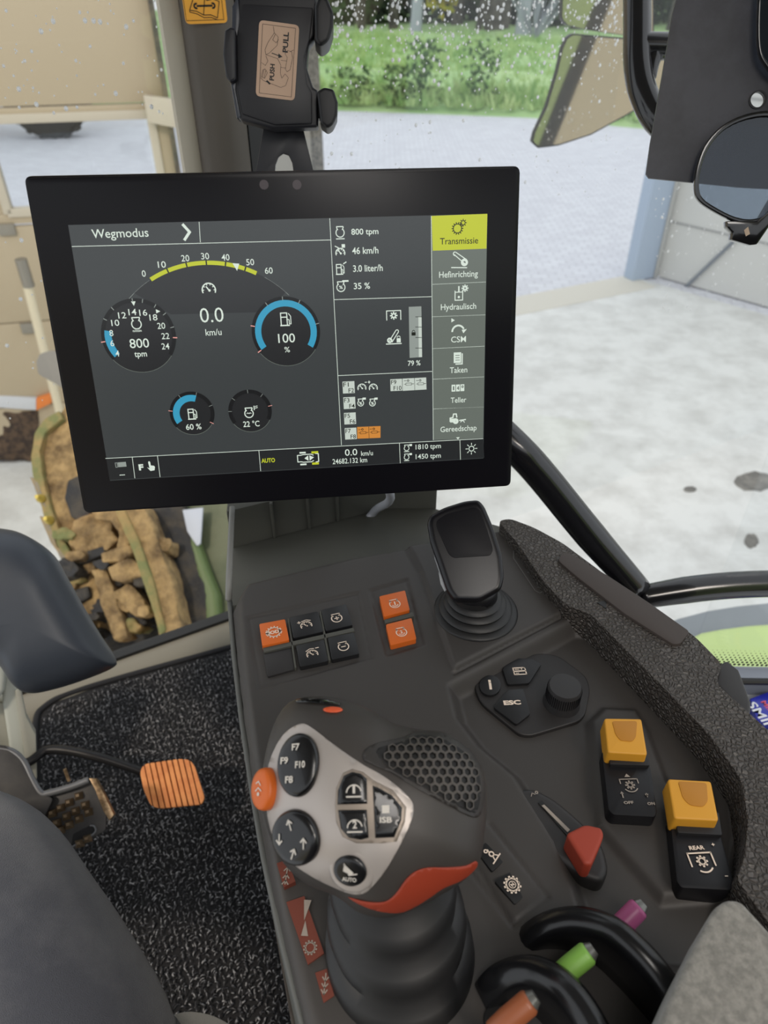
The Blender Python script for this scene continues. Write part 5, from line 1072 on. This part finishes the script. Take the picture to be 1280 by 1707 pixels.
def clipx(P, a, b):      # Sutherland-Hodgman against two slanted lines
    for lim, sg_ in ((a, 1), (b, -1)):
        out = []
        for i in range(len(P)):
            p, q = P[i-1], P[i]; fp1, fq = sg_*((p[0]-sh*p[1])-lim), sg_*((q[0]-sh*q[1])-lim)
            if (fp1 < 0) != (fq < 0): t = fp1/(fp1-fq); out.append(V(p)*(1-t)+V(q)*t)
            if fq >= 0: out.append(V(q))
        P = out
        if not P: return P
    return P
sx = [p[0]-sh*p[1] for p in pu]; x0, x1 = min(sx), max(sx); wd_ = (x1-x0)/nr
for k in range(nr):
    P = clipx(pu, x0+k*wd_+(.0007 if k else 0), x0+(k+1)*wd_-(.0009 if k < nr-1 else 0))
    if len(P) > 2: obj('rib', MB().prism([PDF.p(*q, .001) for q in P], [PDF.p(*q, -.004) for q in P]), OPD, acc, bevel=.0006, seg=1)
obj('arm', MB().tube([atz(30, 1278, 2.13), atz(52, 1268, 2.13), atz(78, 1251, 2.13), atz(112, 1251, 2.13), atz(170, 1264, 2.12), PDF.px(248, 1290, -.012)], .0062, 12), BLK, acc, smooth=180)
# brake pedal
BPF = Frame(atz(120, 1350, 2.16), (.95, .30, .0), (-.20, .80, .56))
brk = thing('brake_pedal', 'black studded brake pedal with worn steel edge behind the driver knee', 'pedal', atz(120, 1380, 2.02))
STL = mat('pedal_steel', (34, 34, 37), .5, metal=.1, rgb2=(44, 43, 43), scale=60); WRN = mat('worn_edge', (150, 128, 100), .4, metal=.6, rgb2=(96, 78, 56), scale=90)
slab('pedal_plate', BPF, [(70, 1326), (84, 1322), (146, 1303), (160, 1306), (170, 1325), (178, 1350), (176, 1385), (150, 1400), (118, 1422), (60, 1380)], 0, -.006, STL, brk, bevel=.0015, r=.004)
slab('pedal_lever', BPF, [(-60, 1235), (10, 1243), (36, 1262), (50, 1290), (66, 1322), (90, 1330), (70, 1370), (0, 1345), (-60, 1330)], .010, -.006, STL, brk, bevel=.003, r=.006)
obj('rolled_edge', MB().tube([BPF.px(*q, .006) for q in ((-40, 1248), (12, 1250), (38, 1268), (54, 1300), (68, 1322), (82, 1322), (120, 1311), (148, 1300))], .0042, 10), mat('edge_steel', (110, 112, 116), .4, metal=.5), brk, smooth=180)
slab('side_flange', BPF, [(148, 1297), (160, 1298), (174, 1325), (190, 1358), (182, 1368), (172, 1352), (158, 1316)], .010, -.004, WRN, brk, bevel=.001)
obj('pin', MB().tube([BPF.px(115, 1302, .0), BPF.px(108, 1282, .006)], .0022, 8), WRN, brk)
for x, y in ((131.5, 1327), (115.6, 1338), (101, 1347), (87, 1356), (142, 1342), (126, 1352), (111, 1361), (95, 1372), (147.6, 1354), (131.6, 1365), (115.6, 1375), (101, 1384), (146, 1398), (133, 1406)):
    c = BPF.px(x, y, 0); P = [c+BPF.x*a*.0052+BPF.y*b*.0046 for a, b in ((-1, -1), (1, -1), (1, 1), (-1, 1))]; Q = [c+BPF.z*.008+BPF.x*a*.0018+BPF.y*(b*.0016+.001) for a, b in ((-1, -1), (1, -1), (1, 1), (-1, 1))]
    obj('stud', MB().prism(Q, P), mat('stud_worn', (112, 96, 76), .4, metal=.5), brk)
slab('drain_slot', BPF, [(122, 1390), (150, 1376), (158, 1378), (156, 1390), (118, 1412)], .0006, -.0002, MATC, brk, r=.002)
obj('slot_lip', MB().tube([BPF.px(*q, .001) for q in ((120, 1412), (156, 1390), (158, 1378), (150, 1376))], .0012, 8), mat('edge_steel', (110, 112, 116)), brk)
obj('pedal_post', MB().tube([atz(-60, 1290, 2.16), atz(-90, 1300, 1.99)], .02, 12), STL, brk)
# steering column covers
def pebble(name, F, outline, hf, hb, m, parent=None, p=2.2, q=.55, **kw):
    P = sm([V(F.uv(*t)) for t in outline], 5); c = sum(P, V((0, 0)))/len(P); rings = []
    for s in (.001, .2, .4, .56, .7, .8, .88, .94, .98, 1.0): rings.append([F.p(c.x+(t.x-c.x)*s, c.y+(t.y-c.y)*s, hf*(1-s**p)**q if s < 1 else 0) for t in P])
    for s in (.98, .9, .7, .4, .001): rings.append([F.p(c.x+(t.x-c.x)*s, c.y+(t.y-c.y)*s, -hb*(1-s**p)**q) for t in P])
    return obj(name, MB().loft(rings), m, parent, smooth=180, **kw)
COL_ = mat('column_navy', (50, 56, 66), .42, bump=('noise', 40, .05, .003))
cf = facing(60, 1020, .86, (.25, -.75, .60))
pebble('column_cover', cf, [(-160, 900), (-60, 880), (10, 882), (50, 896), (88, 925), (112, 965), (140, 1015), (170, 1065), (192, 1098), (190, 1112), (150, 1130), (95, 1148), (52, 1155), (24, 1140), (-10, 1095), (-80, 1060), (-160, 1040)], .045, .06, COL_, p=3.5, label='rounded dark blue-grey plastic cover at the left edge beside the mat', cat='cover')
cb = thing('steering_column', 'pale grey steering column foot panels at the left edge', 'column', atz(20, 1280, 1.99))
bf = facing(20, 1180, .98, (.45, -.70, .55))
slab('foot_panel', bf, [(-120, 1090), (0, 1098), (12, 1112), (8, 1150), (-10, 1180), (-120, 1190)], .01, -.03, CGL, cb, bevel=.006, seg=3)
slab('foot_rib', bf, [(4, 1125), (14, 1110), (28, 1140), (40, 1200), (44, 1250), (56, 1290), (20, 1290), (14, 1235), (4, 1170)], -.004, -.04, CGL, cb, bevel=.005, seg=3)
slab('foot_flange', bf, [(24, 1150), (34, 1148), (44, 1195), (60, 1225), (62, 1300), (48, 1300), (38, 1240)], .0, -.03, mat('cab_mid_plastic', (150, 150, 140), .5), cb, bevel=.003)
slab('foot_block', bf, [(-160, 1180), (6, 1170), (20, 1240), (30, 1330), (-160, 1340)], -.02, -.08, mat('cab_mid_plastic', (150, 150, 140)), cb, bevel=.006)
# driver's leg and seat
TRO = mat('trouser_cloth', (60, 63, 72), .95, rgb2=(84, 86, 92), scale=14, detail=8, thr=(.4, .7), bump=('noise', 1300, .7, .0012), sheen=.25)
leg = thing('person', 'person sitting in dark grey trousers, right knee and thigh at the lower left', 'person', V((-.75, .30, 1.99)))
def edge(x, y, z): return atz(x, y, z)
K_ = atz(40, 1480, 2.43); 
pts = [V((.10, -.20, 2.27)), V((.03, -.08, 2.31)), atz(165, 1930, 2.33), atz(88, 1750, 2.37), atz(10, 1585, 2.40), atz(-55, 1465, 2.39), atz(-150, 1430, 2.31), V((-.62, .37, 2.18)), V((-.70, .36, 2.09)), V((-.73, .34, 2.02))]
rad_ = [.090, .088, .086, .080, .074, .069, .062, .054, .046, .044]
mb = MB().tube(pts, rad_, 40)
tro = obj('trouser_leg', mb, TRO, leg, smooth=180, lump=None)
sho = MB().loft([[V((-.73, .34, 1.995))+V((-.5, .86, 0))*a+V((.86, .5, 0))*math.cos(k*math.pi/8)*b+V((0, 0, h*(.5+.5*math.sin(k*math.pi/8)))) for k in range(16)] for a, b, h in ((-.07, .02, .05), (-.05, .036, .085), (0, .042, .09), (.08, .045, .07), (.14, .046, .05), (.19, .035, .035), (.205, .01, .02))])
obj('shoe', sho, RUB, leg, smooth=60)
st2 = thing('driver_seat', 'light grey fabric seat cushion edge below the trouser leg', 'seat', V((.02, -.05, 1.99)))
SEATF = Frame((0, 0, 2.28), (1, 0, 0), (0, 1, 0))
slab('cushion', SEATF, [(270, 1698), (310, 1684), (352, 1690), (392, 1712), (450, 1790), (520, 2100), (-400, 2100), (-100, 1900)], 0, -.09, mat('seat_fabric', (150, 148, 142), .95, bump=('noise', 900, .6, .001)), st2, bevel=.02, seg=5, r=.02, smooth=180)
obj('seat_base', MB().box(V((0, -.14, 2.08)), .16, .16, .18), RUB, st2, bevel=.01)

# ================================================================ muddy front of the machine, seen through the low windscreen
MUD = mat('dry_mud', (186, 156, 108), .95, rgb2=(104, 84, 58), scale=18, detail=8, thr=(.35, .65), bump=('noise', 60, .7, .01))
MUDG = mat('mud_green', (120, 124, 78), .85, rgb2=(168, 140, 92), scale=9, detail=8, thr=(.4, .6))
DKM = mat('machine_dark', (40, 40, 42), .7, rgb2=(78, 70, 58), scale=16, detail=6, thr=(.45, .7))
GRN = mat('machine_olive', (84, 92, 66), .6, rgb2=(104, 108, 82), scale=6)
HM = facing(210, 900, 2.0, (-.10, -.62, .78))
mac = thing('front_linkage', 'mud covered front linkage of the machine below the windscreen', 'machine part', HM.px(210, 1000, -.5))
def piece(nm, P, w1, w0, m, amp=.008, bev=.008, cuts=6, sc=16): return slab(nm, HM, P, w1, w0, m, mac, bevel=bev, lump=(amp, sc, cuts), smooth=180)
piece('gap_shade', [(110, 850), (260, 780), (330, 850), (345, 1160), (160, 1160), (130, 960)], -.14, -.20, DKM, .004)  # dark sheet behind the parts, painted as the shade in their gaps
piece('mud_guard', [(98, 688), (74, 700), (60, 722), (54, 760), (60, 800), (74, 850), (96, 905), (125, 955), (172, 985), (240, 900), (250, 760), (200, 640), (140, 640)], -.02, -.14, MUD, .010)
piece('guard_rim', [(98, 684), (72, 698), (56, 722), (50, 762), (58, 812), (76, 868), (100, 920), (120, 948), (128, 942), (106, 900), (84, 845), (70, 790), (66, 752), (74, 722), (104, 698)], .0, -.12, MUDG, .004, .004)
for P in ([(50, 795), (62, 800), (78, 848), (66, 838)], [(66, 860), (80, 866), (100, 925), (84, 905)], [(88, 905), (100, 915), (130, 960), (110, 950)]): piece('serrated_tooth', P, .0, -.04, mat('tooth_grey', (128, 122, 108), .5, rgb2=(150, 128, 90), scale=20), .002, .002, 3)
for x, y in ((70, 832), (84, 868)): obj('bolt', MB().revolve(HM.px(x, y, .0), HM.z, [(.012, 0), (.012, .012), (.006, .02), (.006, .028), (.001, .028)], 12), mat('bolt_yellow', (206, 184, 90), .4, metal=.4), mac)
piece('axle_boss', [(112, 800), (134, 790), (150, 806), (152, 850), (138, 872), (118, 862), (108, 830)], .01, -.05, DKM, .003)
piece('cross_plate', [(122, 868), (168, 850), (190, 862), (184, 884), (196, 900), (178, 918), (130, 925), (112, 905)], .02, -.06, MUD, .010)
piece('hook_plate', [(150, 850), (190, 846), (214, 868), (220, 900), (206, 920), (192, 912), (200, 890), (184, 868), (156, 866)], .04, -.02, MUD, .006)
piece('link_arm', [(68, 950), (104, 930), (172, 908), (176, 924), (110, 948), (82, 966)], .02, -.03, DKM, .003)
piece('link_arm', [(84, 962), (150, 930), (160, 948), (120, 972), (98, 982)], .0, -.06, MUD, .006)
piece('tie_bar', [(166, 922), (190, 912), (218, 908), (224, 920), (200, 935), (170, 938)], .05, 0, MUD, .006)
piece('carrier_block', [(92, 968), (140, 950), (164, 962), (172, 1000), (166, 1050), (140, 1070), (120, 1020)], -.02, -.12, MUD, .008)
piece('carrier_slot', [(106, 990), (146, 975), (150, 995), (120, 1012)], .0, -.02, DKM, .002)
piece('bracket_leg', [(150, 950), (176, 946), (192, 990), (206, 1040), (214, 1062), (186, 1068), (170, 1020)], .03, -.04, MUD, .008)
piece('bracket_foot', [(178, 946), (212, 930), (232, 938), (240, 960), (206, 970), (186, 966)], .05, -.02, MUD, .006)
piece('bracket_foot', [(180, 990), (214, 972), (236, 992), (246, 1020), (228, 1030), (204, 1010)], .03, -.04, MUD, .006)
piece('mud_lump', [(228, 1012), (244, 1006), (250, 1022), (240, 1030), (228, 1026)], .05, .01, MUD, .004)
piece('diagonal_beam', [(196, 846), (238, 838), (262, 900), (286, 965), (306, 1062), (270, 1092), (262, 1040), (240, 960), (214, 890)], .06, -.06, MUD, .006)
piece('beam_edge', [(190, 848), (204, 844), (232, 900), (256, 970), (276, 1050), (266, 1060), (244, 990), (220, 920)], .07, .02, MUDG, .003)
piece('side_sheet', [(240, 838), (300, 830), (322, 900), (346, 990), (352, 1060), (300, 1085), (284, 960), (262, 900)], -.02, -.10, DKM, .004)
piece('lower_step', [(180, 1120), (200, 1090), (250, 1068), (296, 1062), (300, 1085), (220, 1130)], .02, -.06, MUD, .006)
piece('hood_panel', [(300, 830), (400, 820), (420, 1080), (350, 1062), (344, 990), (324, 900)], -.06, -.16, GRN, .0, .01, 1)
piece('hood_flank', [(306, 860), (330, 905), (346, 950), (362, 990), (366, 1050), (344, 1066), (334, 980), (318, 930)], -.02, -.10, mat('hood_green', (98, 116, 70), .5), .0, .012, 1)
piece('white_decal', [(304, 850), (338, 846), (334, 906), (328, 910), (312, 886)], -.015, -.022, mat('decal_white', (196, 202, 214), .5), .0, .001, 1)
slab('stand_foot', HM, [(140, 950), (330, 900), (330, 1050), (170, 1050)], -.2, -1.6, DKM, mac)
gm = facing(80, 612, 2.9, (-.1, -.9, .4))
slab('grey_blade', gm, [(60, 604), (66, 590), (84, 584), (140, 600), (160, 680), (96, 642), (64, 624)], 0, -.03, mat('blade_grey', (138, 134, 126), .4), mac, bevel=.004, r=.01)
obj('blade_stay', MB().tube([gm.px(130, 640, -.02), HM.px(160, 760, -.05)], .02, 8), mat('blade_grey', (138, 134, 126)), mac)
# shed back wall behind the machine and the lime door of the cab (both seen in the mirror)
obj('wall_back_shed', MB().prism([V(p) for p in ((-9, -9, 5), (16, -9, 5), (16, -9.2, 5), (-9, -9.2, 5))], [V(p) for p in ((-9, -9, 0), (16, -9, 0), (16, -9.2, 0), (-9, -9.2, 0))]), mat('back_wall_tan', (206, 190, 160), .7), kind='structure')

SP = thing('cab_side_panel', 'lime green rear corner panel of the cab reflected in the exterior mirror', 'panel', V((.84, -.5, 0)))
def lean(xa, xb): return MB().prism([V((x+.33, y, 3.4)) for x, y in ((xa, -.8), (xb, -.8), (xb, -.3), (xa, -.3))], [V((x-.03, y, 2.3)) for x, y in ((xa, -.8), (xb, -.8), (xb, -.3), (xa, -.3))])
obj('lime_skin', lean(.62, .84), LIME, SP, bevel=.01); obj('dark_strip', lean(.845, .92), DKM, SP, bevel=.005)
obj('step_post', MB().box(V((.72, -.55, 1.15)), .1, .3, 2.3), DKM, SP, bevel=.01)
# extra mud clods on the linkage, mixed with dark pieces painted as shaded gaps
rr = random.Random(5)
for k in range(26):
    x, y = rr.uniform(105, 285), rr.uniform(870, 1095)
    n_ = rr.randint(5, 7); r_ = rr.uniform(7, 20); pp = [(x+r_*rr.uniform(.7, 1.3)*math.cos(t*2*math.pi/n_)*1.3, y+r_*rr.uniform(.6, 1.2)*math.sin(t*2*math.pi/n_)) for t in range(n_)]
    piece('clod_and_gap', pp, rr.uniform(-.02, .05), -.08, rr.choice((MUD, DKM, MUD, DKM, MUDG)), .008, .004, 4, 24)
